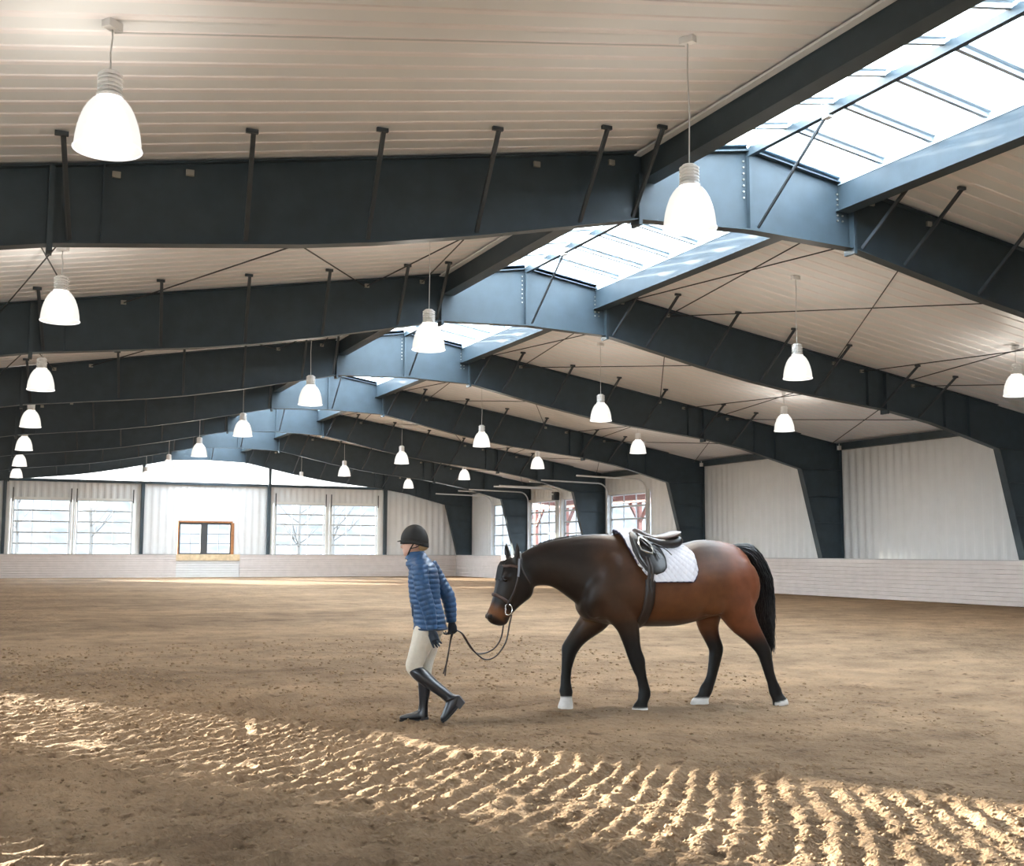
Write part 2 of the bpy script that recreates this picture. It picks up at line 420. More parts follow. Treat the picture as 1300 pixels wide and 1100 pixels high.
# small double window with the brown wood casing
win = thing('window_1', 'small double window with dark sashes and orange-brown wood casing', 'window', (0, YEND+.12, 0), kind='structure')
wx0, wx1, wz0, wz1 = -1.47, 1.40, 1.28, 3.05
for bx in ((wx0-.07, wx1+.07, wz1, wz1+.09), (wx1, wx1+.16, wz0-.05, wz1), (wx0-.07, wx0, wz0-.05, wz1)):
    MB().box(bx[0], bx[1], -.10, .05, bx[2], bx[3]).build('casing', M['brown'], win)
for a, b in ((wx0, -.22), (.02, wx1)):
    fr = MB()
    fr.box(a, a+.07, -.05, .03, wz0, wz1).box(b-.07, b, -.05, .03, wz0, wz1).box(a+.07, b-.07, -.05, .03, wz0, wz0+.07).box(a+.07, b-.07, -.05, .03, wz1-.1, wz1)
    s_ = fr.build('sash', M['win_frame'], win)
    ww = (b-a-.14)/2; hh = (wz1-wz0-.17)/3
    for i in range(2):
        for j in range(3):
            MB().box(a+.07+i*ww+.012, a+.07+(i+1)*ww-.012, -.004, .004, wz0+.07+j*hh+.012, wz0+.07+(j+1)*hh-.012).build('pane', M['glass'], s_)
    MB().box(a+.07+ww-.012, a+.07+ww+.012, -.02, .02, wz0+.07, wz1-.1).build('muntin', M['win_frame'], s_)
    for j in (1, 2): MB().box(a+.07, b-.07, -.02, .02, wz0+.07+j*hh-.012, wz0+.07+j*hh+.012).build('muntin', M['win_frame'], s_)
MB().box(-.22, .02, -.06, .03, wz0, wz1).build('mullion', M['win_frame'], win)

# ------------------------------------------------------------------ kick walls
def kick_mesh(name, length, z1=KICK_Z, boards=10, m=None):
    """grooved horizontal boards, x along the wall, -y into the room"""
    mb = MB(); h = z1/boards; pr = [(.06, 0)]
    for i in range(boards): pr += [(-.012, i*h+.012), (0.0, (i+1)*h-.012), (.016, (i+1)*h-.010), (.016, (i+1)*h)]
    pr += [(.06, z1)]
    for x in (0, length): mb.v += [(x, y, z) for y, z in pr]
    n = len(pr)
    mb.f += [[i, i+n, i+n+1, i+1] for i in range(n-1)]+[list(range(n)), list(range(2*n-1, n-1, -1)), [0, n-1, 2*n-1, n]]
    return mb.mesh(name, m or M['kick'])
def kick_wall(name, label, loc, rz, length, z1=KICK_Z, boards=10):
    k = thing(name, label, 'wall', loc, rz, kind='structure')
    obj('boards', kick_mesh('boards', length, z1, boards), k)
    MB().box(0, length, -.03, .16, z1, z1+.03).build('cap_strip', M['kickcap'], k)
    return k
ky = YEND-.28
kick_wall('trim_1', 'pale grooved kick wall left of the wood-topped gate', (-KICK_X, ky, 0), 0, KICK_X-1.63)
kick_wall('trim_2', 'pale grooved kick wall right of the wood-topped gate', (1.86, ky, 0), 0, KICK_X-1.86)
kick_wall('trim_3', 'pale grooved kick wall along the right side behind the horse', (KICK_X, YEND-.28, 0), -math.pi/2, YEND-.28-YBACK)
kick_wall('trim_4', 'pale grooved kick wall along the left side', (-KICK_X, YBACK, 0), math.pi/2, YEND-.28-YBACK)
gate = thing('gate', 'low white gate with a tan wood top board under the small window', 'gate', (-1.62, ky+.04, 0))
obj('boards', kick_mesh('boards', 3.46, .90, 7, M['wallsheet']), gate)
MB().box(-.02, 3.48, -.06, .12, .93, 1.28).build('top_board', M['tan'], gate)

# ------------------------------------------------------------------ side walls
def side_wall(name, label, x, rz, doors):
    w = thing(name, label, 'wall', (x, 0, 0), rz, kind='structure')
    s = 1 if rz > 0 else -1
    a0, a1 = sorted((s*YBACK, s*(YEND+.1)))
    cuts = sorted(tuple(sorted((s*p, s*q))) for p, q in doors)
    cur = a0
    for p, q in cuts:
        sheet('wall_panel', w, cur, p-.1, 0, 5.3); sheet('wall_panel', w, p-.1, q+.1, 4.2, 5.3); cur = q+.1
    sheet('wall_panel', w, cur, a1, 0, 5.3)
    MB().box(a0, a1, -.22, -.02, 5.02, 5.25).build('eave_strut', M['steel'], w)
    return w
RD = [(59.5, 63.05), (54.5, 57.9), (50.1, 53.75), (45.25, 48.8)]
LD = [(-7.4, -3.4), (-.6, 4.6), (11.8, 14.7), (17.5, 21.3)]  # first two doors added for foreground fill light; others follow the sun strips
wall_right = side_wall('wall_right', 'white ribbed side wall on the right', W+.03, -math.pi/2, RD)
wall_left = side_wall('wall_left', 'white ribbed side wall on the left', -W-.03, math.pi/2, LD)
for (p, q), lb in zip(RD, ('glazed overhead door in the far right corner', 'glazed overhead door just past the sixth frame column on the right wall', 'glazed overhead door behind the horse neck on the right wall', 'glazed overhead door above the saddle on the right wall')):
    dn += 1; glass_door('door_%d' % dn, lb, (W+.03, 0, 0), -math.pi/2, -q, -p, tracks='curved')
for i, (p, q) in enumerate(LD):
    dn += 1; glass_door('door_%d' % dn, ORD[i]+' unseen glazed overhead door letting light through the left wall', (-W-.03, 0, 0), math.pi/2, p, q)

# ------------------------------------------------------------------ steel frames
RAFT_B = [(2.05, 6.51), (4.75, 5.94), (6.2, 5.68), (7.25, 5.53), (10.35, 5.20), (11.9, 4.93), (14.25, 4.33)]
def zbot(x):
    x = abs(x)
    for (a, za), (b, zb) in zip(RAFT_B[:-1], RAFT_B[1:]):
        if x <= b: return za+(zb-za)*max(0, (x-a)/(b-a))
    return 4.33
FL = .11
def flange(pts, t=.022, w=FL):
    mb = MB()
    for p, q in zip(pts[:-1], pts[1:]):
        mb.bar((p[0], 0, p[1]), (q[0], 0, q[1]), 2*w, t, up=(0, 1, 0)) if False else mb.prism([(p[0], -w, p[1]), (q[0], -w, q[1]), (q[0], -w, q[1]-t), (p[0], -w, p[1]-t)], (0, 2*w, 0))
    return mb
FR = {}
for sg, nm in ((1, 'r'), (-1, 'l')):
    top = [(2.05*sg, zroof(2.05)-.02), (14.25*sg, zroof(14.25)-.02)]
    web = MB().prism([(x*sg, -.007, z) for x, z in RAFT_B]+[(14.25*sg, -.007, zroof(14.25)-.03), (2.05*sg, -.007, zroof(2.05)-.03)], (0, .014, 0))
    FR['rafter_'+nm] = web.mesh('rafter', M['steel'])
    FR['rb_'+nm] = flange([(x*sg, z) for x, z in RAFT_B]).mesh('bottom_flange', M['steel'])
    FR['rt_'+nm] = flange(top).mesh('top_flange', M['steel'])
    FR['col_'+nm] = MB().prism([(14.25*sg, -.007, 4.33), (15.38*sg, -.007, 0), (15.93*sg, -.007, 0), (15.93*sg, -.007, zroof(15.93)-.04), (14.25*sg, -.007, zroof(14.25)-.03)], (0, .014, 0)).mesh('column', M['steel'])
    fi = MB().prism([(14.25*sg, -.12, 4.33), (15.38*sg, -.12, 0), (15.355*sg, -.12, 0), (14.225*sg, -.12, 4.33)], (0, .24, 0))
    FR['ci_'+nm] = fi.mesh('inner_flange', M['steel'])
    FR['co_'+nm] = MB().box(*sorted((15.93*sg, 15.955*sg)), -.12, .12, 0, 5.2).mesh('outer_flange', M['steel'])
    st = []
    for x in (9.75, 12.35, 13.2): st.append(MB().box(x*sg-.008, x*sg+.008, -.1, .1, zbot(x), zroof(x)-.04).mesh('stiffener', M['steel']))
    for z in (1.6, 2.5, 3.4, 4.33):
        xi = 15.38-(15.38-14.25)*z/4.33
        st.append(MB().box(*sorted((xi*sg, 15.93*sg)), -.1, .1, z-.008, z+.008).mesh('stiffener', M['steel']))
    FR['st_'+nm] = st
    FR['sp_'+nm] = [MB().box(2.05*sg-.03, 2.05*sg+.03, -.13, .13, 6.40, 7.20).mesh('splice_plate', M['steel']),
                    MB().box(10.35*sg-.035, 10.35*sg+.035, -.13, .13, zbot(10.35)-.12, zroof(10.35)-.05).mesh('splice_plate', M['steel'])]
    fb = []
    for x in (2.2, 3.1, 4.75, 6.35, 8.0, 10.15, 11.4):
        a = Vector((x*sg, -.1, zbot(x)+.03)); xt = x+.16; b = Vector((xt*sg, -1.27, zroof(xt)-.05))
        mb = MB().bar(a, b, .06, .012, up=(1, 0, 0)).bar(a+Vector((.028, 0, 0)), b+Vector((.028, 0, 0)), .012, .05, up=(1, 0, 0))
        mb.bar(b+Vector((-.07, 0, .02)), b+Vector((.08, 0, .02)), .05, .05)
        fb.append(mb.mesh('fly_brace', M['steel_brace']))
    FR['fb_'+nm] = fb
    FR['an_'+nm] = [MB().box(x*sg-.05, x*sg+.05, -.05, -.005, zroof(x)-.20, zroof(x)-.12).mesh('rod_anchor', M['bolt']) for x in (2.5, 3.75, 8.7, 9.6, 11.3)]
FR['box'] = MB().prism([(-2.05, -.007, 6.51), (0, -.007, 6.58), (2.05, -.007, 6.51), (2.05, -.007, zroof(2.05)-.03), (0, -.007, ZR-.03), (-2.05, -.007, zroof(2.05)-.03)], (0, .014, 0)).mesh('ridge_web', M['steel'])
FR['boxb'] = flange([(-2.05, 6.51), (0, 6.58), (2.05, 6.51)]).mesh('bottom_flange', M['steel'])
FR['boxt'] = flange([(-2.05, zroof(2.05)-.02), (0, ZR-.02), (2.05, zroof(2.05)-.02)]).mesh('top_flange', M['steel'])
FR['boxs'] = MB().box(-.03, .03, -.1, .1, 6.58, ZR-.05).mesh('ridge_stiffener', M['steel'])
FR['rib_br'] = MB().tube([(.12, -.10, 6.62), (.0, -1.98, 7.80)], .028, 6).mesh('ridge_brace', M['steel_brace'])
FR['rib_bk'] = MB().box(-.05, .06, -2.06, -1.92, 7.74, 7.84).mesh('brace_bracket', M['white_paint'])
FR['bolts'] = []
for x in (1.90, 2.0):
    for k in range(6): FR['bolts'].append(MB().tube([(x-.12, -.03, 6.95+k*.09), (x-.12, .03, 6.95+k*.09)], .016, 6).mesh('bolt', M['bolt']))
for k in range(7): FR['bolts'].append(MB().tube([(-.09, -.03, 7.1+k*.1), (-.09, .03, 7.1+k*.1)], .016, 6).mesh('bolt', M['bolt']))
FRAME_L = {0: 'dark steel portal frame closest overhead', 1: 'nearest big dark steel frame crossing the top of the picture', 2: 'second dark steel frame with a lit blue ridge plate', 3: 'third dark steel frame counting into the arena', 4: 'fourth dark steel frame counting into the arena', 5: 'fifth dark steel frame counting into the arena', 6: 'sixth dark steel frame, last before the end wall', 7: 'dark steel end frame framing the bright gable glazing', -1: 'dark steel portal frame behind the camera'}
for n in (-1, 0, 1, 2, 3, 4, 5, 6, 7):
    f = thing('steel_frame', FRAME_L[n], 'frame', (0, YF(n), 0), group='steel portal frames of the arena')
    for s_ in 'rl':
        ra = obj('rafter', FR['rafter_'+s_], f)
        obj('bottom_flange', FR['rb_'+s_], ra); obj('top_flange', FR['rt_'+s_], ra)
        cl = obj('column', FR['col_'+s_], f); obj('inner_flange', FR['ci_'+s_], cl); obj('outer_flange', FR['co_'+s_], cl)
        for me in FR['st_'+s_][:3]: obj('stiffener', me, ra)
        for me in FR['st_'+s_][3:]: obj('stiffener', me, cl)
        for me in FR['sp_'+s_]: obj('splice_plate', me, f)
        for me in FR['fb_'+s_]: obj('fly_brace', me, f)
        for me in FR['an_'+s_]: obj('rod_anchor', me, f)
    rb = obj('ridge_web', FR['box'], f)
    obj('bottom_flange', FR['boxb'], rb); obj('top_flange', FR['boxt'], rb); obj('ridge_stiffener', FR['boxs'], rb)
    if n <= 3:
        for me in FR['bolts']: obj('bolt', me, rb)
    obj('ridge_brace', FR['rib_br'], f); obj('brace_bracket', FR['rib_bk'], f)

# ------------------------------------------------------------------ ridge skylights, one per bay
BX0, BX1 = 1.80, 1.97
def skylight_first():
    s = thing('skylight', None, 'skylight')
    y0, y1 = .02, L-.02
    for sg in (-1, 1):
        xa, xb = sorted((BX0*sg, BX1*sg))
        b = MB().box(xa, xb, y0, y1, 7.12, 7.58).build('edge_beam', M['steel'], s)
        xa, xb = sorted((1.74*sg, 2.02*sg)); MB().box(xa, xb, y0, y1, 7.10, 7.125).build('beam_flange', M['steel'], b)
        xa, xb = sorted((1.985*sg, 2.10*sg)); MB().box(xa, xb, y0, y1, 7.50, 7.535).build('flashing', M['flash'], b)
        MB().prism([(1.79*sg, y0, 7.55), (1.80*sg, y0, 7.55), (1.80*sg, y0, 7.70), (1.79*sg, y0, 7.70)], (0, y1-y0, 0)).build('curb', M['sky_bar'], s)
    MB().box(-.045, .045, y0, y1, 7.775, 7.90).build('ridge_purlin', M['steel'], s)
    n = 8; d = L/n
    def gz(x): return 7.98-SL*abs(x)
    for sg in (-1, 1):
        for i in range(n+1):
            y = i*d
            mb = MB().prism([(.03*sg, y-.035, gz(0)-.09), (1.95*sg, y-.035, gz(1.95)-.09), (1.95*sg, y-.035, gz(1.95)+.03), (.03*sg, y-.035, gz(0)+.03)], (0, .07, 0))
            mb.prism([(.03*sg, y-.10, gz(0)-.02), (1.95*sg, y-.10, gz(1.95)-.02), (1.95*sg, y-.10, gz(1.95)+.0), (.03*sg, y-.10, gz(0)+.0)], (0, .20, 0))
            mb.build('glazing_bar', M['sky_bar'], s)
        for i in range(n):
            MB().prism([(.02*sg, i*d+.04, gz(0)), (1.96*sg, i*d+.04, gz(1.96)), (1.96*sg, i*d+.04, gz(1.96)+.012), (.02*sg, i*d+.04, gz(0)+.012)], (0, d-.08, 0)).build('pane', M['skyglass'], s)
    return s
SKY_L = ['closest ridge skylight overhead at the top right corner', 'ridge skylight between the first and second big frames', 'ridge skylight between the second and third frames', 'ridge skylight between the third and fourth frames', 'ridge skylight between the fourth and fifth frames', 'ridge skylight between the fifth and sixth frames', 'ridge skylight between the sixth frame and the end frame', 'ridge skylight above the camera']
sk0 = skylight_first()
for i, n in enumerate((0, 1, 2, 3, 4, 5, 6, -1)):
    s = sk0 if i == 0 else copy_tree(sk0)
    s.location = (0, YF(n), 0); tag(s, SKY_L[i], 'skylight', 'ridge skylights')
MB().box(-2, 2, YBACK, YF(-1), 7.5, 7.55).build('ceiling_infill', M['liner'], ceiling)
MB().box(-2, 2, YF(7), YEND+.4, 7.62, 7.67).build('ceiling_infill', M['liner'], ceiling)

# ------------------------------------------------------------------ cross-brace rods under the roof
for bay in range(1, 6):
    for sg, side in ((1, 'right'), (-1, 'left')):
        if sg < 0 and bay > 2: continue
        for a, b, nm in ((2.5, 3.75, 'beside the skylight beam'), (3.8, 8.7, 'across the middle of the slope'), (9.6, 10.9, 'at the outer lamp row'), (11.3, 15.5, 'near the eave')):
            c = thing('cross_brace', 'thin dark brace rods %s, %s slope, frames %s to %s' % (nm, side, ('one', 'two', 'three', 'four', 'five', 'six')[bay-1], ('one', 'two', 'three', 'four', 'five', 'six')[bay]), 'brace rods', (0, YF(bay), 0), group='roof brace rods')
            for p, q in ((a, b), (b, a)):
                MB().tube([(p*sg, .03, zroof(p)-.17), (q*sg, L-.03, zroof(q)-.17)], .013, 6).build('rod', M['dark'], c)

# ------------------------------------------------------------------ pendant lamps
LZ = 5.04
def lamp_first(x):
    t = thing('pendant_lamp', None, 'lamp')
    zt = zroof(x)-.05-LZ
    prof = [(.302, 0), (.294, .03), (.286, .11), (.275, .18), (.255, .26), (.225, .345), (.19, .41), (.15, .46), (.11, .485)]
    sh = MB().lathe([(r, z) for r, z in prof]+[(r-.006, z-.004) for r, z in prof[::-1]], n=28, closed=True).build('shade', M['shade'], t, True)
    MB().tube([(.298*math.cos(k*math.pi/14), .298*math.sin(k*math.pi/14), .006) for k in range(28)], .008, 6, closed=True).build('rim', M['shade_rim'], sh, True)
    hb = MB().lathe([(.06, .48), (.12, .485), (.12, .51), (.088, .52), (.088, .72), (.07, .735), (.015, .745)], n=12).build('ballast_housing', M['lamp_white'], t)
    for k in range(5): MB().lathe([(.088, .535+k*.037), (.112, .537+k*.037), (.112, .553+k*.037), (.088, .557+k*.037)], n=12).build('cooling_fin', M['lamp_white'], hb)
    MB().ball((0, 0, .30), (.10, .10, .14), 14, 10).build('bulb', M['bulb'], t, True)
    MB().tube([(0, 0, .74), (.012, 0, .74+(zt-.74)*.4), (-.008, 0, .74+(zt-.74)*.75), (0, 0, zt)], .008, 6).build('cord', M['cord'], t)
    MB().box(-.09, .09, -.045, .045, zt-.03, zt+.05).build('canopy', M['lamp_white'], t)
    ld = bpy.data.lights.new('lamp_light', 'POINT'); ld.energy = 310; ld.color = (1.0, 0.93, 0.82); ld.shadow_soft_size = .22
    lo = bpy.data.objects.new('lamp_light', ld); col.objects.link(lo); lo.parent = t; lo.location = (0, 0, .20)
    return t
NUM = ['nearest', 'second', 'third', 'fourth', 'fifth', 'sixth', 'seventh']
ROWS = [(-10.02, range(0, 7), 'row closest to the left edge'), (-3.86, range(0, 7), 'row left of the ridge skylight'), (4.24, range(1, 7), 'row right of the ridge skylight'), (10.38, range(1, 7), 'row closest to the right wall')]
protos = {}
for x, bays, rn in ROWS:
    for i, b in enumerate(bays):
        if x not in protos: t = protos[x] = lamp_first(x)
        else: t = copy_tree(protos[x])
        t.location = (x, (YF(b)+YF(b+1))/2, LZ); t.rotation_euler = (0, 0, rng.uniform(0, 6.28))
        tag(t, 'lit bell-shaped pendant lamp, %s in the %s' % (NUM[i], rn), 'lamp', 'pendant lamps')

# opener motor, small wall sensors
mo = thing('door_opener', 'small dark door opener box between two glazed doors on the right wall', 'motor', (W-.35, 54.12, 4.15))
MB().box(-.14, .14, -.16, .16, 0, .42).build('motor_body', M['dark'], mo); MB().tube([(-.2, 0, .3), (.3, 0, .3)], .05, 10).build('drive_shaft', M['track'], mo)
for n_, lb in ((3, 'small white junction box at the top of the third right column'), (4, 'small white junction box at the top of the fourth right column')):
    jb = thing('junction_box', lb, 'box', (W-.3, YF(n_)-.35, 5.0)); MB().box(-.05, .05, -.05, .05, 0, .14).build('box_body', M['white_paint'], jb); MB().tube([(0, 0, .13), (0, 0, .22)], .012, 6).build('conduit', M['white_paint'], jb)

# ------------------------------------------------------------------ outdoors seen through the glass
M['grass'] = mat('winter_grass', (0.15, 0.145, 0.12), 0.9, 0.1, var=.25, vscale=.3)
M['wood'] = mat('bare_winter_woods', (0.095, 0.09, 0.088), 0.95, 0.05, rgb2=(0.055, 0.056, 0.06), vscale=.6)
def terrain(name, label, x0, x1, y0, y1, n, m_, fn, mt):
    mb = MB()
    for i in range(n+1):
        for j in range(m_+1):
            x = x0+(x1-x0)*i/n; y = y0+(y1-y0)*j/m_; mb.v.append((x, y, fn(x, y)))
    for i in range(n):
        for j in range(m_):
            a = i*(m_+1)+j; mb.f.append([a, a+m_+1, a+m_+2, a+1])
    return tag(mb.build(name, mt, None, True), label, 'ground', kind='structure')
def hz(x, y):
    a = vnoise(np.array([x*.05]), np.array([y*.05]), 31)[0]; b = vnoise(np.array([x*.35]), np.array([y*.35]), 32)[0]
    return a, b
def hill_far(x, y):
    a, b = hz(x, y); t = min(1, max(0, (y-92)/55)); t = t*t*(3-2*t); return -.25+t*(14+4*a+1.6*b)
def hill_right(x, y):
    a, b = hz(x, y); t = min(1, max(0, (x-34)/40)); t = t*t*(3-2*t); return -.25+t*(13+4*a+1.5*b)
terrain('hillside', 'hazy wooded hillside added beyond the end wall to dim the glass', -120, 140, 67.6, 190, 90, 60, hill_far, M['wood'])  # hills added so the view through the glass is darker than open sky
terrain('hillside', 'hazy wooded slope added beyond the right wall to dim the glass', 16.3, 120, -40, 67.6, 60, 60, hill_right, M['wood'])
terrain('ground', 'dull winter grass outside the left wall', -120, -16.3, -60, 67.6, 10, 10, lambda x, y: -.25, M['grass'])
def bare_tree(x, y, h, seed, label):
    r = random.Random(seed); t = thing('bare_tree', label, 'tree', (x, y, hill_far(x, y)-.1), group='bare trees beyond the end wall')
    MB().tube([(0, 0, 0), (r.uniform(-.1, .1), 0, h*.3), (r.uniform(-.2, .2), 0, h*.65), (r.uniform(-.3, .3), 0, h)], [.16, .12, .08, .02], 6).build('trunk', M['bark'], t)
    for k in range(12):
        z = h*r.uniform(.25, .9); a = r.uniform(0, 6.28); l = h*r.uniform(.18, .36)*(1.15-z/h)
        e = (math.cos(a)*l, math.sin(a)*l, z+l*.9); m_ = (e[0]*.5, e[1]*.5, z+l*.35)
        mb = MB().tube([(0, 0, z), m_, e], [.05, .035, .01], 5)
        for q in range(3):
            b = a+r.uniform(-1, 1); mb.tube([m_, (m_[0]+math.cos(b)*l*.4, m_[1]+math.sin(b)*l*.4, m_[2]+l*.45)], [.025, .006], 4)
        mb.build('branch', M['bark'], t)
TP = [(-13.5, 82, 9), (-9.5, 84, 8), (-5.2, 80, 8.5), (4.8, 82, 9), (8.2, 79, 7.5), (12.5, 86, 9)]
for i, (x, y, h) in enumerate(TP):
    bare_tree(x, y, h, 40+i, 'bare tree outside, %s from the left through the end wall glass' % ('first', 'second', 'third', 'fourth', 'fifth', 'sixth')[i])
# red timber porch along the outside of the right wall
po = thing('porch', 'red timber porch outside the right wall doors', 'porch', (19.6, 44, -.2))
for k in range(6):
    MB().box(-.1, .1, k*4.2-.1, k*4.2+.1, 0, 4.3).build('porch_post', M['red'], po)
    MB().bar((0, k*4.2, 3.2), (0, k*4.2+1.0, 4.25), .14, .14).build('knee_brace', M['red'], po)
    MB().bar((0, k*4.2, 3.2), (0, k*4.2-1.0, 4.25), .14, .14).build('knee_brace', M['red'], po)
MB().box(-.12, .12, -1.2, 22.2, 4.25, 4.65).build('porch_beam', M['red'], po)
MB().prism([(-3.2, -1.5, 5.5), (.5, -1.5, 4.68), (.5, -1.5, 4.78), (-3.2, -1.5, 5.6)], (0, 24, 0)).build('porch_roof', M['snowroof'], po)

# ------------------------------------------------------------------ figure helpers
class Plane:
    """upright working plane: s along t, z up, off towards n"""
    def __init__(s, B, deg):
        a = math.radians(deg); s.B = Vector(B); s.t = Vector((math.cos(a), -math.sin(a), 0)); s.n = Vector((-math.sin(a), -math.cos(a), 0))
    def loc(s, p, z=None, off=0.0):
        if z is None: p, z = p[0], p[1]
        return Vector((p, -off, z))         # local frame of the figure's Empty: x = s, -y = near side
def catmull(rows, k):
    a = np.array(rows, float); n = len(a); out = []
    for i in range(n-1):
        p0, p1, p2, p3 = a[max(i-1, 0)], a[i], a[i+1], a[min(i+2, n-1)]
        for j in range(k):
            t = j/k
            out.append(.5*((2*p1)+(-p0+p2)*t+(2*p0-5*p1+4*p2-p3)*t*t+(-p0+3*p1-3*p2+p3)*t**3))
    out.append(a[-1]); return np.array(out)
def rings_mesh(mb, rings, n=20, skew=0.0):
    """rings of (s, z, off, axis_s, axis_z, lateral half width)"""
    rows = []
    for s, z, off, a, b, w in rings:
        rg = []
        for k in range(n):
            c, d = math.cos(2*math.pi*k/n), math.sin(2*math.pi*k/n)
            rg.append((s+a*c, -(off+w*d*(1-skew*c)), z+b*c))
        rows.append(rg)
    vs = [p for rg in rows for p in rg]; m = len(rows)
    fs = [(i*n+k, i*n+(k+1) % n, (i+1)*n+(k+1) % n, (i+1)*n+k) for i in range(m-1) for k in range(n)]
    fs += [list(range(n))[::-1], [(m-1)*n+k for k in range(n)]]
    mb.add(vs, fs)
def limb(mb, pts, k=4, n=14):
    """pts of (s, z, off, in-plane half width, lateral half width)"""
    a = catmull(pts, k); rows = []
    for i in range(len(a)):
        t = a[min(i+1, len(a)-1)][:2]-a[max(i-1, 0)][:2]; t = t/(np.hypot(*t)+1e-9)
        rows.append((a[i][0], a[i][1], a[i][2], t[1]*a[i][3], -t[0]*a[i][3], a[i][4]))
    rings_mesh(mb, rows, n)
def remeshed(mb, name, m, parent, voxel, smooth=3, factor=.5):
    me = mb.mesh(name+'_raw', None); o = bpy.data.objects.new(name+'_raw', me); col.objects.link(o)
    bmm = bmesh.new(); bmm.from_mesh(me); bmesh.ops.recalc_face_normals(bmm, faces=bmm.faces); bmm.to_mesh(me); bmm.free()
    r = o.modifiers.new('r', 'REMESH'); r.mode = 'VOXEL'; r.voxel_size = voxel; r.adaptivity = 0
    if smooth: q = o.modifiers.new('s', 'SMOOTH'); q.iterations = smooth; q.factor = factor
    dg = bpy.context.evaluated_depsgraph_get(); e = o.evaluated_get(dg)
    out = bpy.data.meshes.new_from_object(e); out.name = name
    bpy.data.objects.remove(o); bpy.data.meshes.remove(me)
    out.polygons.foreach_set('use_smooth', [True]*len(out.polygons)); out.materials.clear(); out.materials.append(m)
    return obj(name, out, parent)
def solid(o, t, off=1.0):
    md = o.modifiers.new('thickness', 'SOLIDIFY'); md.thickness = t; md.offset = off; return o
def grid_mesh(name, P, m, parent, smooth=True):
    n, k = len(P), len(P[0]); mb = MB()
    mb.v = [xyz(p) for r in P for p in r]
    mb.f = [[i*k+j, i*k+j+1, (i+1)*k+j+1, (i+1)*k+j] for i in range(n-1) for j in range(k-1)]
    return mb.build(name, m, parent, smooth)
def attr_mat(name, rough=.45, spec=.35, sheen=0.0, bump=.25, bscale=260):
    m = bpy.data.materials.new(name); m.use_nodes = True; nt = m.node_tree; b = nt.nodes['Principled BSDF']
    a = nt.nodes.new('ShaderNodeAttribute'); a.attribute_name = 'coat'
    b.inputs['Roughness'].default_value = rough; b.inputs['Specular IOR Level'].default_value = spec
    b.inputs['Sheen Weight'].default_value = sheen
    tc = nt.nodes.new('ShaderNodeTexCoord'); mp = nt.nodes.new('ShaderNodeMapping'); mp.inputs['Scale'].default_value = (1, 1, .35)
    nz = nt.nodes.new('ShaderNodeTexNoise'); nz.inputs['Scale'].default_value = bscale; nz.inputs['Detail'].default_value = 3
    n2 = nt.nodes.new('ShaderNodeTexNoise'); n2.inputs['Scale'].default_value = 9; n2.inputs['Detail'].default_value = 6
    mx = nt.nodes.new('ShaderNodeMix'); mx.data_type = 'RGBA'; mx.blend_type = 'MULTIPLY'; mx.inputs[0].default_value = .5
    rp = nt.nodes.new('ShaderNodeValToRGB'); rp.color_ramp.elements[0].position = .25; rp.color_ramp.elements[1].position = .75
    rp.color_ramp.elements[0].color = (.5, .5, .5, 1); rp.color_ramp.elements[1].color = (1.4, 1.4, 1.4, 1)
    nt.links.new(tc.outputs['Object'], mp.inputs[0]); nt.links.new(mp.outputs[0], nz.inputs['Vector']); nt.links.new(tc.outputs['Object'], n2.inputs['Vector'])
    nt.links.new(n2.outputs['Fac'], rp.inputs['Fac']); nt.links.new(a.outputs['Color'], mx.inputs[6]); nt.links.new(rp.outputs['Color'], mx.inputs[7])
    nt.links.new(mx.outputs[2], b.inputs['Base Color'])
    bp = nt.nodes.new('ShaderNodeBump'); bp.inputs['Strength'].default_value = bump; bp.inputs['Distance'].default_value = .004
    nt.links.new(nz.outputs['Fac'], bp.inputs['Height']); nt.links.new(bp.outputs['Normal'], b.inputs['Normal'])
    return m

# ------------------------------------------------------------------ horse
TORSO = [(-1.009, 1.115, 0.901, 0.09), (-0.952, 1.29, 0.835, 0.18), (-0.864, 1.432, 0.811, 0.215), (-0.764, 1.543, 0.793, 0.235), (-0.639, 1.615, 0.769, 0.25), (-0.538, 1.615, 0.76, 0.265), (-0.385, 1.568, 0.756, 0.29), (-0.232, 1.525, 0.752, 0.305), (-0.077, 1.512, 0.754, 0.31), (0.053, 1.535, 0.772, 0.305), (0.184, 1.565, 0.803, 0.295), (0.315, 1.569, 0.84, 0.285), (0.447, 1.552, 0.856, 0.28), (0.58, 1.516, 0.866, 0.25), (0.687, 1.429, 0.889, 0.2), (0.761, 1.265, 0.937, 0.12), (0.788, 1.168, 1.034, 0.05)]
TORSO_I = catmull(TORSO, 8)
def torso_at(s):
    i = np.interp(s, TORSO_I[:, 0], np.arange(len(TORSO_I))); j = int(min(i, len(TORSO_I)-2)); f = i-j
    return TORSO_I[j]*(1-f)+TORSO_I[j+1]*f
SKEW = .16
def torso_pt(s, th, grow=0.0, side=1):
    _, zt, zb, w = torso_at(s); c = (zt+zb)/2; a = (zt-zb)/2+grow; w = w+grow
    return Vector((s, -side*w*math.sin(th)*(1-SKEW*math.cos(th)), c+a*math.cos(th)))
def torso_th(s, z):
    _, zt, zb, w = torso_at(s); c = (zt+zb)/2; a = (zt-zb)/2
    return math.acos(max(-1, min(1, (z-c)/a)))
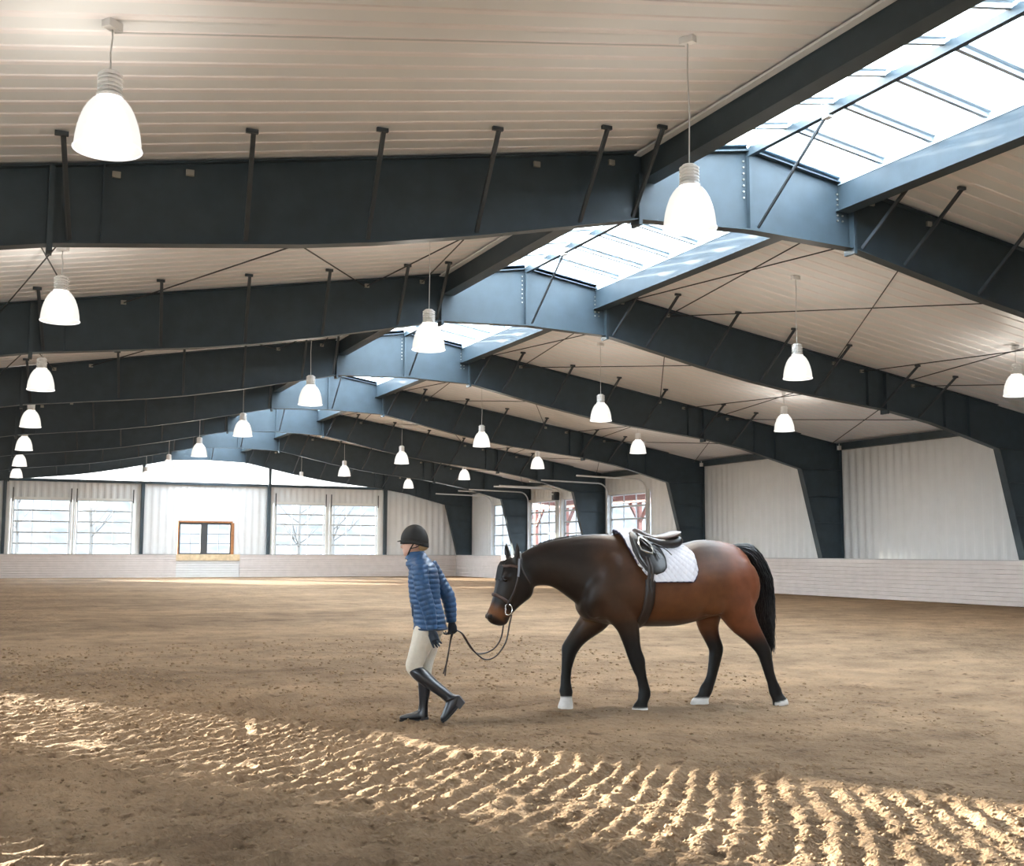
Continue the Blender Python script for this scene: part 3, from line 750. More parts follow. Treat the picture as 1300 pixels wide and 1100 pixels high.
NECK = [(-0.769, 1.217, 0.0, 0.133, 0.394, 0.21), (-0.894, 1.282, 0.0, 0.107, 0.334, 0.17), (-1.031, 1.316, 0.0, 0.069, 0.289, 0.14), (-1.216, 1.345, 0.0, 0.031, 0.224, 0.112), (-1.363, 1.332, 0.0, 0.006, 0.192, 0.098), (-1.451, 1.299, 0.0, -0.016, 0.182, 0.092), (-1.505, 1.25, 0.0, -0.032, 0.191, 0.088), (-1.573, 1.258, 0.0, -0.022, 0.141, 0.07)]
HEAD = [(-1.515, 1.345, 0.0, -0.049, 0.078, 0.06), (-1.541, 1.273, 0.0, -0.107, 0.121, 0.088), (-1.587, 1.214, 0.0, -0.152, 0.139, 0.104), (-1.619, 1.141, 0.0, -0.155, 0.116, 0.104), (-1.663, 1.055, 0.0, -0.137, 0.075, 0.085), (-1.706, 0.981, 0.0, -0.113, 0.058, 0.07), (-1.743, 0.915, 0.0, -0.101, 0.044, 0.06), (-1.765, 0.867, 0.0, -0.105, 0.035, 0.061), (-1.778, 0.831, 0.0, -0.099, 0.033, 0.057), (-1.784, 0.799, 0.0, -0.071, 0.019, 0.043), (-1.785, 0.784, 0.0, -0.032, 0.008, 0.02)]
LEG_FN = [(-0.724, 1.118, 0.13, -0.211, -0.078, 0.08), (-0.651, 0.92, 0.13, -0.141, -0.065, 0.085), (-0.574, 0.792, 0.13, -0.108, -0.047, 0.08), (-0.538, 0.664, 0.13, -0.09, -0.023, 0.062), (-0.511, 0.548, 0.13, -0.074, -0.023, 0.05), (-0.472, 0.448, 0.13, -0.074, -0.024, 0.052), (-0.458, 0.385, 0.13, -0.065, -0.018, 0.045), (-0.433, 0.304, 0.13, -0.051, -0.013, 0.034), (-0.412, 0.212, 0.13, -0.054, -0.01, 0.034), (-0.405, 0.152, 0.13, -0.065, 0.007, 0.04), (-0.425, 0.086, 0.13, -0.052, 0.018, 0.036), (-0.446, 0.034, 0.13, -0.073, 0.018, 0.048), (-0.454, -0.03, 0.13, -0.087, 0.011, 0.055)]
LEG_FF = [(-0.745, 0.968, -0.13, -0.181, 0.066, 0.08), (-0.801, 0.815, -0.13, -0.118, 0.077, 0.08), (-0.917, 0.705, -0.13, -0.073, 0.072, 0.062), (-0.992, 0.622, -0.13, -0.069, 0.054, 0.05), (-1.044, 0.544, -0.13, -0.077, 0.035, 0.052), (-1.054, 0.483, -0.13, -0.068, 0.011, 0.045), (-1.074, 0.363, -0.13, -0.054, 0.006, 0.034), (-1.082, 0.242, -0.13, -0.054, 0.001, 0.034), (-1.079, 0.168, -0.13, -0.067, -0.002, 0.04), (-1.077, 0.101, -0.13, -0.059, 0.001, 0.036), (-1.082, 0.034, -0.13, -0.076, 0.009, 0.046), (-1.092, -0.03, -0.13, -0.071, 0.011, 0.052)]
LEG_HF = [(0.359, 1.032, -0.13, -0.218, 0.003, 0.1), (0.356, 0.85, -0.13, -0.141, -0.0, 0.09), (0.36, 0.729, -0.13, -0.104, -0.019, 0.07), (0.398, 0.619, -0.13, -0.077, -0.029, 0.052), (0.436, 0.522, -0.13, -0.076, -0.012, 0.05), (0.424, 0.445, -0.13, -0.068, 0.012, 0.044), (0.401, 0.33, -0.13, -0.057, 0.014, 0.036), (0.371, 0.23, -0.13, -0.052, 0.021, 0.036), (0.324, 0.14, -0.13, -0.062, 0.03, 0.042), (0.294, 0.074, -0.13, -0.057, 0.029, 0.04), (0.265, 0.022, -0.13, -0.092, 0.033, 0.05), (0.259, -0.025, -0.13, -0.109, 0.014, 0.055)]
LEG_HN = [(0.463, 1.112, 0.13, -0.236, -0.082, 0.12), (0.526, 0.933, 0.13, -0.175, -0.075, 0.12), (0.602, 0.789, 0.13, -0.122, -0.078, 0.095), (0.687, 0.681, 0.13, -0.083, -0.064, 0.07), (0.765, 0.58, 0.13, -0.068, -0.047, 0.052), (0.811, 0.5, 0.13, -0.067, -0.029, 0.05), (0.831, 0.428, 0.13, -0.063, -0.016, 0.044), (0.86, 0.309, 0.13, -0.053, -0.015, 0.036), (0.89, 0.22, 0.13, -0.052, -0.018, 0.036), (0.917, 0.144, 0.13, -0.063, -0.024, 0.042), (0.94, 0.086, 0.13, -0.057, -0.026, 0.04), (0.966, 0.038, 0.13, -0.075, -0.029, 0.05), (0.975, -0.005, 0.13, -0.083, -0.019, 0.052)]
TAIL = [(0.586, 1.495, 0.0, -0.026, 0.022, 0.03), (0.706, 1.449, 0.0, 0.002, 0.086, 0.055), (0.772, 1.382, 0.0, 0.042, 0.104, 0.07), (0.834, 1.272, 0.0, 0.072, 0.092, 0.075), (0.875, 1.143, 0.0, 0.096, 0.061, 0.075), (0.896, 0.973, 0.0, 0.101, 0.036, 0.07), (0.903, 0.802, 0.0, 0.089, 0.011, 0.06), (0.921, 0.675, 0.0, 0.061, -0.007, 0.045), (0.941, 0.553, 0.0, 0.024, -0.006, 0.02)]
PAD_FRONT = [(-0.652, 1.619), (-0.616, 1.514), (-0.582, 1.386), (-0.52, 1.27), (-0.451, 1.207), (-0.396, 1.177)]
PAD_BACK = [(0.065, 1.271), (0.061, 1.341), (0.024, 1.423), (-0.019, 1.493), (-0.084, 1.545)]
FLAP = [(-0.561, 1.611), (-0.586, 1.537), (-0.579, 1.444), (-0.543, 1.352), (-0.481, 1.271), (-0.395, 1.239), (-0.295, 1.243), (-0.239, 1.294), (-0.235, 1.376), (-0.255, 1.446), (-0.304, 1.527), (-0.392, 1.566)]
EMBLEM = [(-0.07, 1.311)]
CHEEK = [(-1.593, 1.384), (-1.596, 1.315), (-1.607, 1.223), (-1.638, 1.098), (-1.673, 1.019), (-1.701, 0.958)]
BROW = [(-1.734, 1.324), (-1.674, 1.326), (-1.603, 1.31)]
NOSEB = [(-1.834, 1.065), (-1.78, 1.035), (-1.704, 1.001)]
THROAT = [(-1.574, 1.315), (-1.536, 1.223), (-1.492, 1.155)]
BIT = [(-1.713, 0.917)]
EYE = [(-1.726, 1.194)]
EARN = [(-1.608, 1.354), (-1.608, 1.544)]
EARF = [(-1.655, 1.365), (-1.672, 1.545)]
REIN_A = [(-1.682, 0.881), (-1.702, 0.794), (-1.731, 0.679), (-1.785, 0.6), (-1.87, 0.551), (-1.97, 0.542), (-2.039, 0.593), (-2.099, 0.675), (-2.143, 0.733), (-2.182, 0.747)]
REIN_B = [(-1.658, 0.88), (-1.681, 0.794), (-1.717, 0.641), (-1.801, 0.527), (-1.9, 0.491), (-1.99, 0.542), (-2.069, 0.637), (-2.129, 0.723), (-2.179, 0.743)]
P_TORSO = [((-0.126, 1.38), (0.003, 1.44)), ((-0.153, 1.341), (0.042, 1.397)), ((-0.125, 1.289), (0.108, 1.316)), ((-0.128, 1.229), (0.13, 1.239)), ((-0.127, 1.169), (0.14, 1.17)), ((-0.121, 1.101), (0.145, 1.102)), ((-0.113, 1.033), (0.151, 1.033)), ((-0.099, 0.964), (0.168, 0.965)), ((-0.086, 0.896), (0.188, 0.897)), ((-0.072, 0.79), (0.205, 0.791))]
P_LEGN_OUT = [((-0.122, 0.456), (-0.008, 0.488)), ((-0.103, 0.415), (0.057, 0.438)), ((-0.034, 0.348), (0.131, 0.366)), ((0.077, 0.276), (0.206, 0.303)), ((0.17, 0.213), (0.279, 0.245)), ((0.202, 0.186), (0.325, 0.241))]
P_BOOTF_OUT = [((-0.048, 0.375), (0.067, 0.384)), ((-0.042, 0.293), (0.068, 0.285)), ((-0.035, 0.221), (0.06, 0.222)), ((-0.033, 0.14), (0.047, 0.141)), ((-0.044, 0.068), (0.047, 0.078)), ((-0.048, 0.041), (0.051, 0.024))]
P_REINHANG = [(0.253, 0.772), (0.226, 0.745), (0.205, 0.608), (0.184, 0.49), (0.17, 0.369)]
P_REINHANG2 = [(0.253, 0.772), (0.219, 0.681), (0.187, 0.499), (0.155, 0.387)]
HP = Plane((-4.85, 9.5, 0), 8.8)
horse = thing('horse', 'dark bay horse in saddle and bridle walking behind the person', 'horse', (-4.85, 9.5, 0), math.radians(-8.8))
hb = MB()
rings_mesh(hb, [(s, (zt+zb)/2, 0, 0, (zt-zb)/2, w) for s, zt, zb, w in TORSO_I], 32, SKEW)
rings_mesh(hb, catmull(NECK, 6), 24); rings_mesh(hb, catmull(HEAD, 6), 22)
def fat(rows, m0):
    return [(r[0], r[1], r[2], r[3], r[4], r[5]*(m0 if i < 2 else 1)) for i, r in enumerate(rows)]
for lg, m0 in ((LEG_FN, 1.3), (LEG_FF, 1.3), (LEG_HF, 1.25), (LEG_HN, 1.25)): rings_mesh(hb, catmull(fat(lg, m0), 4), 18)
# muscle masses: shoulder, buttock, jowl, brow, nostril rim, withers-to-neck blend
for c, r in (((-.70, -.17, 1.17), (.17, .07, .27)), ((-.70, .17, 1.17), (.17, .07, .27)), ((.50, -.155, 1.13), (.27, .115, .29)), ((.50, .155, 1.13), (.27, .115, .29)),
             ((-1.545, -.075, 1.19), (.075, .03, .085)), ((-1.545, .075, 1.19), (.075, .03, .085)), ((-1.70, -.085, 1.225), (.05, .028, .03)), ((-1.70, .085, 1.225), (.05, .028, .03)),
             ((-1.845, -.05, .865), (.04, .02, .035)), ((-1.845, .05, .865), (.04, .02, .035)), ((-.89, -.13, 1.0), (.10, .06, .16)), ((-.89, .13, 1.0), (.10, .06, .16)), ((.25, -.2, 1.0), (.2, .07, .14))):
    hb.ball(c, r, 16, 10)
# ears
for side, (b0, tp) in ((1, EARN), (-1, EARF)):
    rings_mesh(hb, catmull([(b0[0]+.005, b0[1]-.03, side*.055, .028, .0, .024), (b0[0], b0[1]+.04, side*.065, .034, .0, .022), (tp[0]+.004, (b0[1]+tp[1])/2+.02, side*.07, .03, .0, .016), (tp[0], tp[1], side*.068, .004, 0, .004)], 5), 12)
horse_m = attr_mat('bay_coat', .40, .28, .02)
hbody = remeshed(hb, 'body', horse_m, horse, .0130, 12)
hm = hbody.data
nv = len(hm.vertices); vc = np.empty(nv*3); hm.vertices.foreach_get('co', vc); vc = vc.reshape(-1, 3)
S_, O_, Z_ = vc[:, 0], -vc[:, 1], vc[:, 2]
def lerp(c, col_, k): return c*(1-k[:, None])+np.array(col_)[None]*k[:, None]
nzc = vnoise(S_*6+50, Z_*6+50, 51)
colr = np.tile(np.array((.050, .023, .012)), (nv, 1))
colr = lerp(colr, (.120, .042, .015), sstep(-.75, -.15, S_+.12*nzc)*sstep(1.55, 1.2, Z_))
colr = lerp(colr, (.165, .052, .022), sstep(.25, .55, S_+.1*nzc))
colr = lerp(colr, (.019, .012, .009), sstep(-.75, -1.0, S_+.1*nzc))
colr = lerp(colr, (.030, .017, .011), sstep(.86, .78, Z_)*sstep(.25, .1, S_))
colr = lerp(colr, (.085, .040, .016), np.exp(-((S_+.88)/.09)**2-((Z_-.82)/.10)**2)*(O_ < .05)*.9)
colr = lerp(colr, (.015, .012, .011), sstep(-1.38, -1.52, S_)*.8)
legk = sstep(.80, .56, Z_+.04*nzc)*sstep(-1.5, -1.45, S_)
colr = lerp(colr, (.0075, .0075, .008), legk)
ht = ((S_+1.55)*-.455+(Z_-1.27)*-.89)/.528+.05*nzc; hd = sstep(-1.58, -1.62, S_)*(Z_ < 1.1)
colr = lerp(colr, (.17, .065, .022), hd*sstep(.66, .82, ht)*.95)
colr = lerp(colr, (.022, .017, .015), hd*np.maximum(sstep(.86, .93, ht), sstep(-1.755, -1.70, S_)*sstep(.90, .84, Z_)))
wh = np.zeros(nv)
wh = np.maximum(wh, (S_ < -.95)*sstep(.125, .105, Z_)*(S_ > -1.3)); wh = np.maximum(wh, (S_ > .1)*(S_ < .45)*sstep(.075, .06, Z_))
wh = np.maximum(wh, (S_ > .9)*sstep(.06, .05, Z_-.25*(S_-.98))); wh = np.maximum(wh, (S_ < -.3)*(S_ > -.6)*sstep(.034, .024, Z_))
colr = lerp(colr, (.70, .67, .64), wh)
at = hm.color_attributes.new('coat', 'FLOAT_COLOR', 'POINT')
at.data.foreach_set('color', np.concatenate([colr, np.ones((nv, 1))], 1).astype(np.float32).ravel())
M['hair'] = mat('black_horse_hair', (.010, .010, .011), .42, .5)
M['eye'] = mat('dark_eye', (.006, .005, .005), .08, .6)
M['nostril'] = mat('black_nostril', (.008, .007, .007), .7)
hbvh = BVHTree.FromPolygons([Vector(v) for v in vc], [list(p.vertices) for p in hm.polygons])
def skin(s, z, side=1, out=.004):
    r = hbvh.ray_cast(Vector((s, -side*1.5, z)), Vector((0, side, 0)))
    if r[0] is None:
        q = hbvh.find_nearest(Vector((s, -side*.1, z))); return q[0]+q[1]*out
    return r[0]+Vector((0, -side*out, 0))
def skinf(y, z, out=.006):
    r = hbvh.ray_cast(Vector((-3.0, y, z)), Vector((1, 0, 0)))
    return r[0]+Vector((-out, 0, 0)) if r[0] is not None else Vector((-1.75, y, z))
for side in (1, -1):
    e = skin(EYE[0][0]+.01, EYE[0][1], side, -.012); MB().ball(e, (.024, .016, .019), 14, 10).build('eye', M['eye'], horse, True)
    q = skin(-1.845, .868, side, -.006); MB().ball(q, (.013, .010, .020), 10, 8).build('nostril', M['nostril'], horse, True)
    ears = EARN if side == 1 else EARF
# tail, mane and forelock as bundles of hair locks
def locks(name, fn, count, parent, r0=.006, n=4):
    mb = MB()
    for i in range(count):
        pts = fn(i)
        k = len(pts); mb.tube(pts, [r0*(1-.8*(j/(k-1))**2) for j in range(k)], n)
    o = mb.build(name, M['hair'], parent, True); return o
TI = catmull(TAIL, 6)
def tail_lock(i):
    r = random.Random(900+i); u = r.uniform(-1, 1); v = r.uniform(-1, 1)*math.sqrt(max(0, 1-u*u)); n = len(TI); last = int(n*(r.uniform(.8, 1.0) if r.random() < .85 else r.uniform(.6, .8)))
    out = []
    for j in range(0, max(last, 8), 3):
        q = TI[min(j, n-1)]; w = .012*math.sin(j*.4+i)
        out.append(Vector((q[0]+q[3]*(u*.95)+w*.5, -(q[2]+q[5]*v*.95+w), q[1]+q[4]*u*.95)))
    e = out[-1]; out.append(e+Vector((r.uniform(-.03, .02), r.uniform(-.02, .02), -r.uniform(.04, .16)))); return out
tl = locks('tail', tail_lock, 420, horse, .0075)
tb = MB(); rings_mesh(tb, [(q[0], q[1], q[2], q[3]*.86, q[4]*.86, q[5]*.86) for q in TI[:-4]], 16); tb.build('tail_core', M['hair'], tl, True)
crest = catmull([(-1.60, 1.395, 0), (-1.50, 1.44, 0), (-1.36, 1.525, 0), (-1.18, 1.575, 0), (-1.0, 1.60, 0), (-.82, 1.612, 0), (-.70, 1.618, 0)], 10)
def mane_lock(i):
    r = random.Random(400+i); q = crest[int(i/260*(len(crest)-1))]; l = r.uniform(.10, .17)
    p = Vector((q[0]+r.uniform(-.012, .012), r.uniform(-.006, .012), q[1]-.012))
    return [p, p+Vector((.0, .03, .012)), p+Vector((.01, .075, -.02)), p+Vector((.02, .10, -.02-l))]
locks('mane', mane_lock, 260, horse, .006)
def fore_lock(i):
    r = random.Random(700+i); a = r.uniform(-.05, .05)
    return [Vector((-1.61+r.uniform(-.02, .02), a*.5, 1.385))]+[skinf(a*k_, z_-(r.uniform(0, .06) if k_ > 1.3 else 0), .006) for k_, z_ in ((.8, 1.35), (1.0, 1.315), (1.2, 1.28), (1.4, 1.245))]
locks('forelock', fore_lock, 90, horse, .011)

# ------------------------------------------------------------------ saddle pad
M['pad'] = mat('white_quilted_cotton', (.78, .77, .82), .8, .15)
M['navy'] = mat('navy_piping', (.02, .018, .06), .6)
M['leather'] = mat('dark_brown_leather', (.022, .019, .018), .33, .5, bump=.15, bscale=120)
M['seat'] = mat('worn_seat_leather', (.13, .10, .095), .4, .5, var=.15, vscale=12)
M['strapm'] = mat('dark_strap_leather', (.028, .018, .014), .42, .45)
M['steelbit'] = mat('polished_steel', (.72, .72, .70), .2, .6, 1.0)
hloc = dict(loc=(-4.85, 9.5, 0), rz=math.radians(-8.8))
pad = thing('saddle_pad', 'white quilted saddle pad with navy piping on the horse back', 'saddle pad', **hloc)
FZ = np.array(PAD_FRONT)[::-1]; BZ = np.array(PAD_BACK)
def pad_edges(z):
    return float(np.interp(z, FZ[:, 1], FZ[:, 0])), float(np.interp(z, BZ[:, 1], BZ[:, 0]))
def pad_pt(u, v, side, lift=.014, q=True):
    """u front to back, v spine to hem"""
    zg = 1.64-(1.64-1.175)*v
    f, b = pad_edges(zg)
    s = f+(b-f)*u
    hem = 1.175+.10*max(0, (u-.86)/.14)**2+.06*max(0, (.1-u)/.1)**2
    th = v*torso_th(s, hem)
    if q: lift = lift+.008*math.sqrt(abs(math.sin((s+th*.32)*52)*math.sin((s-th*.32)*52)))
    p = torso_pt(s, th, lift, side); p.z += .022*(1-v)**3*(1-u*.6); return p
N1, N2 = 96, 84
P_ = [[pad_pt(i/N1, abs(j)/N2, 1 if j <= 0 else -1) for j in range(-N2, N2+1)] for i in range(N1+1)]
solid(grid_mesh('pad_cloth', P_, M['pad'], pad), .012, -1)
edge = [pad_pt(i/40, 1, 1, .02, False) for i in range(41)]+[pad_pt(1, 1-j/30, 1, .02, False) for j in range(1, 31)]+[pad_pt(1, j/30, -1, .02, False) for j in range(1, 31)]
edge += [pad_pt(1-i/40, 1, -1, .02, False) for i in range(1, 41)]+[pad_pt(0, 1-j/30, -1, .02, False) for j in range(1, 31)]+[pad_pt(0, j/30, 1, .02, False) for j in range(1, 30)]
MB().tube(edge, .008, 6, closed=True).build('piping', M['navy'], pad, True)
# small emblem: a diamond outline with two strokes
ec = EMBLEM[0]
def onpad(s, z, out=.026): p = torso_pt(s, torso_th(s, z), out, 1); return p
eb = MB(); R_ = .032
dm = [(0, R_), (R_, 0), (0, -R_), (-R_, 0)]
for (x0, z0), (x1, z1) in zip(dm, dm[1:]+dm[:1]): eb.tube([onpad(ec[0]+x0, ec[1]+z0), onpad(ec[0]+x1, ec[1]+z1)], .0028, 5)
for x0, z0, x1, z1 in ((-.012, -.012, .0, .014), (.0, .014, .004, -.008), (.004, -.008, .016, .010)): eb.tube([onpad(ec[0]+x0, ec[1]+z0), onpad(ec[0]+x1, ec[1]+z1)], .003, 5)
eb.build('emblem', M['navy'], pad)

# ------------------------------------------------------------------ saddle
sad = thing('saddle', 'dark leather english saddle with run-up stirrup on the white pad', 'saddle', **hloc)
sb_ = MB(); rings_mesh(sb_, catmull([(-.46, 1.625, 0, 0, .012, .03), (-.445, 1.640, 0, 0, .030, .065), (-.40, 1.625, 0, 0, .036, .09), (-.34, 1.595, 0, 0, .036, .10), (-.27, 1.575, 0, 0, .036, .125), (-.18, 1.580, 0, 0, .036, .165), (-.10, 1.602, 0, 0, .034, .178), (-.05, 1.625, 0, 0, .024, .165), (-.025, 1.638, 0, 0, .010, .13)], 6), 24)
sb_.build('seat', M['seat'], sad, True)
for side in (1, -1):
    pn = MB(); limb(pn, [(-.47, 1.58, side*.09, .03, .03), (-.38, 1.555, side*.115, .045, .045), (-.24, 1.525, side*.13, .045, .055), (-.10, 1.535, side*.13, .05, .06), (-.03, 1.565, side*.11, .04, .05), (-.01, 1.58, side*.09, .015, .02)], 5, 14)
    pn.build('panel', M['leather'], sad, True)
    po_ = MB(); limb(po_, [(-.47, 1.635, side*.03, .02, .03), (-.485, 1.585, side*.09, .028, .03), (-.505, 1.52, side*.16, .03, .025), (-.515, 1.46, side*.205, .018, .018)], 5, 12); po_.build('pommel_block', M['leather'], sad, True)
    # flap draped on the flank
    fl = np.array(FLAP); zs = np.linspace(1.60, 1.240, 22); rows = []
    poly = [(p[0]+.035*min(1, max(0, (-.3-p[0])/.2)), p[1]) for p in FLAP]
    for z in zs:
        xsn = []
        for (xa, za), (xb, zb) in zip(poly, poly[1:]+poly[:1]):
            if (za-z)*(zb-z) <= 0 and abs(za-zb) > 1e-6: xsn.append(xa+(xb-xa)*(z-za)/(zb-za))
        lo, hi = (min(xsn), max(xsn)) if len(xsn) > 1 else (-.39, -.33)
        row = []
        for k in range(15):
            s = lo+(hi-lo)*k/14; g = .030+.012*math.sin(math.pi*k/14)
            row.append(torso_pt(s, max(.30, torso_th(s, min(z, torso_at(s)[1]-.02))), g, side))
        rows.append(row)
    fo = solid(grid_mesh('flap', rows, M['leather'], sad), .010, 1 if side < 0 else -1)
    kr = MB(); kr.tube([torso_pt(s, torso_th(s, z), .05, side) for s, z in ((-.525, 1.53), (-.52, 1.45), (-.495, 1.37), (-.44, 1.30))], [.012, .02, .018, .008], 8, flat=.7).build('knee_roll', M['leather'], fo, True)
    # skirt over the stirrup bar
    sk_ = []
    for z in np.linspace(1.60, 1.47, 8):
        row = []
        for k in range(10):
            t = k/9; lo = -.47+.03*(1.6-z)/.13; hi = -.27-.06*((1.6-z)/.13)**2; s = lo+(hi-lo)*t
            row.append(torso_pt(s, max(.28, torso_th(s, min(z, torso_at(s)[1]-.015))), .056, side))
        sk_.append(row)
    solid(grid_mesh('skirt', sk_, M['leather'], sad), .008, 1 if side < 0 else -1)
    st_ = [torso_pt(s, torso_th(s, z), .075, side) for s, z in ((-.475, 1.515), (-.485, 1.47), (-.475, 1.43), (-.43, 1.405), (-.375, 1.395), (-.36, 1.425), (-.37, 1.46), (-.41, 1.50), (-.45, 1.522))]
    iron = MB().tube([Vector(p) for p in st_], .0085, 8, closed=True).build('stirrup_iron', M['steelbit'], sad, True)
    MB().tube([torso_pt(s, torso_th(s, z), .078, side) for s, z in ((-.478, 1.425), (-.372, 1.388))], .014, 8, flat=.6).build('stirrup_tread', M['steelbit'], iron, True)
    for pts in (((-.47, 1.53), (-.42, 1.47), (-.36, 1.43), (-.30, 1.40)), ((-.40, 1.53), (-.36, 1.46), (-.33, 1.40), (-.31, 1.35)), ((-.33, 1.47), (-.26, 1.445), (-.21, 1.41), (-.18, 1.378))):
        MB().tube([torso_pt(s, torso_th(s, z), .072, side) for s, z in pts], .011, 8, flat=.4).build('stirrup_leather', M['strapm'], sad, True)
    for ds in (0, .03):
        MB().tube([torso_pt(s+ds, torso_th(s, z), .05, side) for s, z in ((-.44, 1.38), (-.425, 1.30), (-.425, 1.24), (-.44, 1.17), (-.43, 1.10))], .015, 8, flat=.35, side=(1, 0, 0)).build('billet', M['strapm'], sad, True)
gp = []
for j in range(-30, 31):
    side = 1 if j <= 0 else -1; v = 1-abs(abs(j)/30)
    s0 = -.405-.085*v**1.5
    _, zt, zb, w = torso_at(s0); th0 = torso_th(s0, 1.19); th = th0+(math.pi-th0)*v if side else 0
    gp.append([torso_pt(s0+dx, th, .012, 1 if j <= 0 else -1) for dx in (-.045, -.015, .015, .045)])
# order: near hem, down under the belly, up the far side
gp2 = [gp[k] for k in range(0, 31)]
near = []; farr = []
for k in range(31):
    v = k/30; s0 = -.405-.085*v**1.5; th0 = torso_th(s0, 1.19); th = th0+(math.pi-th0)*v
    near.append([torso_pt(s0+dx, th, .014, 1) for dx in (-.045, -.015, .015, .045)]); farr.append([torso_pt(s0+dx, th, .014, -1) for dx in (-.045, -.015, .015, .045)])
solid(grid_mesh('girth', near+farr[-2::-1], M['strapm'], sad), .012, 0)

# ------------------------------------------------------------------ bridle and reins
bri = thing('bridle', 'brown leather bridle with a silver ring bit on the horse head', 'bridle', **hloc)
def strap(name, pts, r=.010, flat=.45, parent=None, m=None, side_=(1, 0, 0)):
    return MB().tube(pts, r, 8, flat=flat, side=side_).build(name, m or M['strapm'], parent or bri, True)
def dens(pts, k=5): return [tuple(p) for p in catmull(pts, k)]
M['strap_brown'] = mat('brown_bridle_leather', (.075, .045, .035), .4, .45)
M['strap_silver'] = mat('pale_cheek_strap', (.22, .22, .25), .4, .5)
for side in (1, -1):
    ck = strap('cheek_strap', [skin(s, z, side, .008) for s, z in dens(CHEEK)], .011)
    strap('crown_keeper', [skin(s, z, side, .012) for s, z in dens(CHEEK[:3])], .010, .6, ck, M['strap_silver'])
    strap('throat_lash', [skin(s, z, side, .008) for s, z in dens([CHEEK[0]]+THROAT)], .008)
    br_ = [skin(s, z, side, .008) for s, z in dens(BROW)]
    br_ = [skinf(-side*q_, 1.318, .008) for q_ in (0, .025, .05, .07)]+[skin(s, z, side, .009) for s, z in ((-1.68, 1.322), (-1.64, 1.318), (-1.603, 1.31))]
    strap('browband', br_, .012, .45, None, M['strap_brown'], (0, 0, 1))
    nb = [skinf(-side*q_, 1.062, .010) for q_ in (0, .02, .038)]+[skin(s, z, side, .008) for s, z in ((-1.765, 1.04), (-1.74, 1.025), (-1.704, 1.001))]+[Vector((-1.655, -side*.05, .985)), Vector((-1.625, 0, .975))]
    strap('noseband', nb, .016, .4, None, M['strap_brown'], (0, 0, 1))
    b0 = skin(BIT[0][0]+.02, BIT[0][1]+.01, side, .014)
    ring = []
    for k in range(20):
        a = 2*math.pi*k/20; ring.append(b0+Vector((.040*math.cos(a) if math.cos(a) > -.55 else -.022, 0, .048*math.sin(a))))
    MB().tube(ring, .0065, 8, closed=True).build('bit_ring', M['steelbit'], bri, True)
    MB().tube([b0+Vector((-.02, 0, 0)), Vector((b0.x-.02, 0, b0.z))], .008, 8).build('mouthpiece', M['steelbit'], bri, True)
strap('headpiece', [skin(CHEEK[0][0], CHEEK[0][1], 1, .008), Vector((-1.575, -.06, 1.425)), Vector((-1.565, 0, 1.445)), Vector((-1.575, .06, 1.425)), skin(CHEEK[0][0], CHEEK[0][1], -1, .008)], .012, .45, None, None, (1, 0, 0))
HAND_W = Vector((-7.055, 9.66, .765))
hand_l = Matrix.Rotation(math.radians(8.8), 4, 'Z') @ (HAND_W-Vector((-4.85, 9.5, 0)))
for side, tab in ((1, REIN_B), (-1, REIN_A)):
    n = len(tab); pts = []
    for i, (s, z) in enumerate(tab):
        t = i/(n-1); off = side*.075*(1-t)**1.5-hand_l.y*t
        pts.append((s, -off, z))
    pts[-1] = tuple(hand_l)
    MB().tube([Vector(p) for p in catmull(pts, 6)], .0125, 8, flat=.55, side=(0, 1, 0)).build('rein', M['strapm'], bri, True)
for tab in (P_REINHANG, P_REINHANG2):
    a = math.radians(23.84); tt = Vector((math.cos(a), -math.sin(a), 0)); B = HAND_W-tt*tab[0][0]; B.z = HAND_W.z-tab[0][1]
    pw = [B+tt*s+Vector((0, 0, z)) for s, z in tab]
    pl = [Matrix.Rotation(math.radians(8.8), 4, 'Z') @ (p-Vector((-4.85, 9.5, 0))) for p in pw]
    MB().tube([Vector(p) for p in catmull([tuple(p) for p in pl], 6)], .0125, 8, flat=.55, side=(0, 1, 0)).build('rein_end', M['strapm'], bri, True)

# ------------------------------------------------------------------ person
M['skin'] = mat('skin', (.62, .38, .29), .5, .35)
M['jacket'] = mat('blue_quilted_nylon', (.024, .075, .175), .42, .4, var=.1, vscale=30, bump=.2, bscale=60)
M['jacket_dark'] = mat('dark_jacket_trim', (.02, .05, .11), .5)
M['breeches'] = mat('cream_breeches', (.62, .58, .50), .8, .15, var=.05, vscale=25, bump=.3, bscale=40)
M['boot'] = mat('black_boot_leather', (.016, .020, .027), .28, .55)
M['sole'] = mat('boot_sole', (.05, .05, .055), .7)
M['glove'] = mat('dark_navy_glove', (.022, .032, .050), .6, .3)
M['helmet'] = mat('charcoal_helmet', (.022, .022, .022), .65, .3, bump=.2, bscale=200)
M['blonde'] = mat('light_brown_hair', (.38, .26, .13), .5)
per = thing('person', 'person in blue quilted jacket, cream breeches, black boots and helmet leading the horse', 'person', (-7.4, 9.53, 0), math.radians(-23.84))
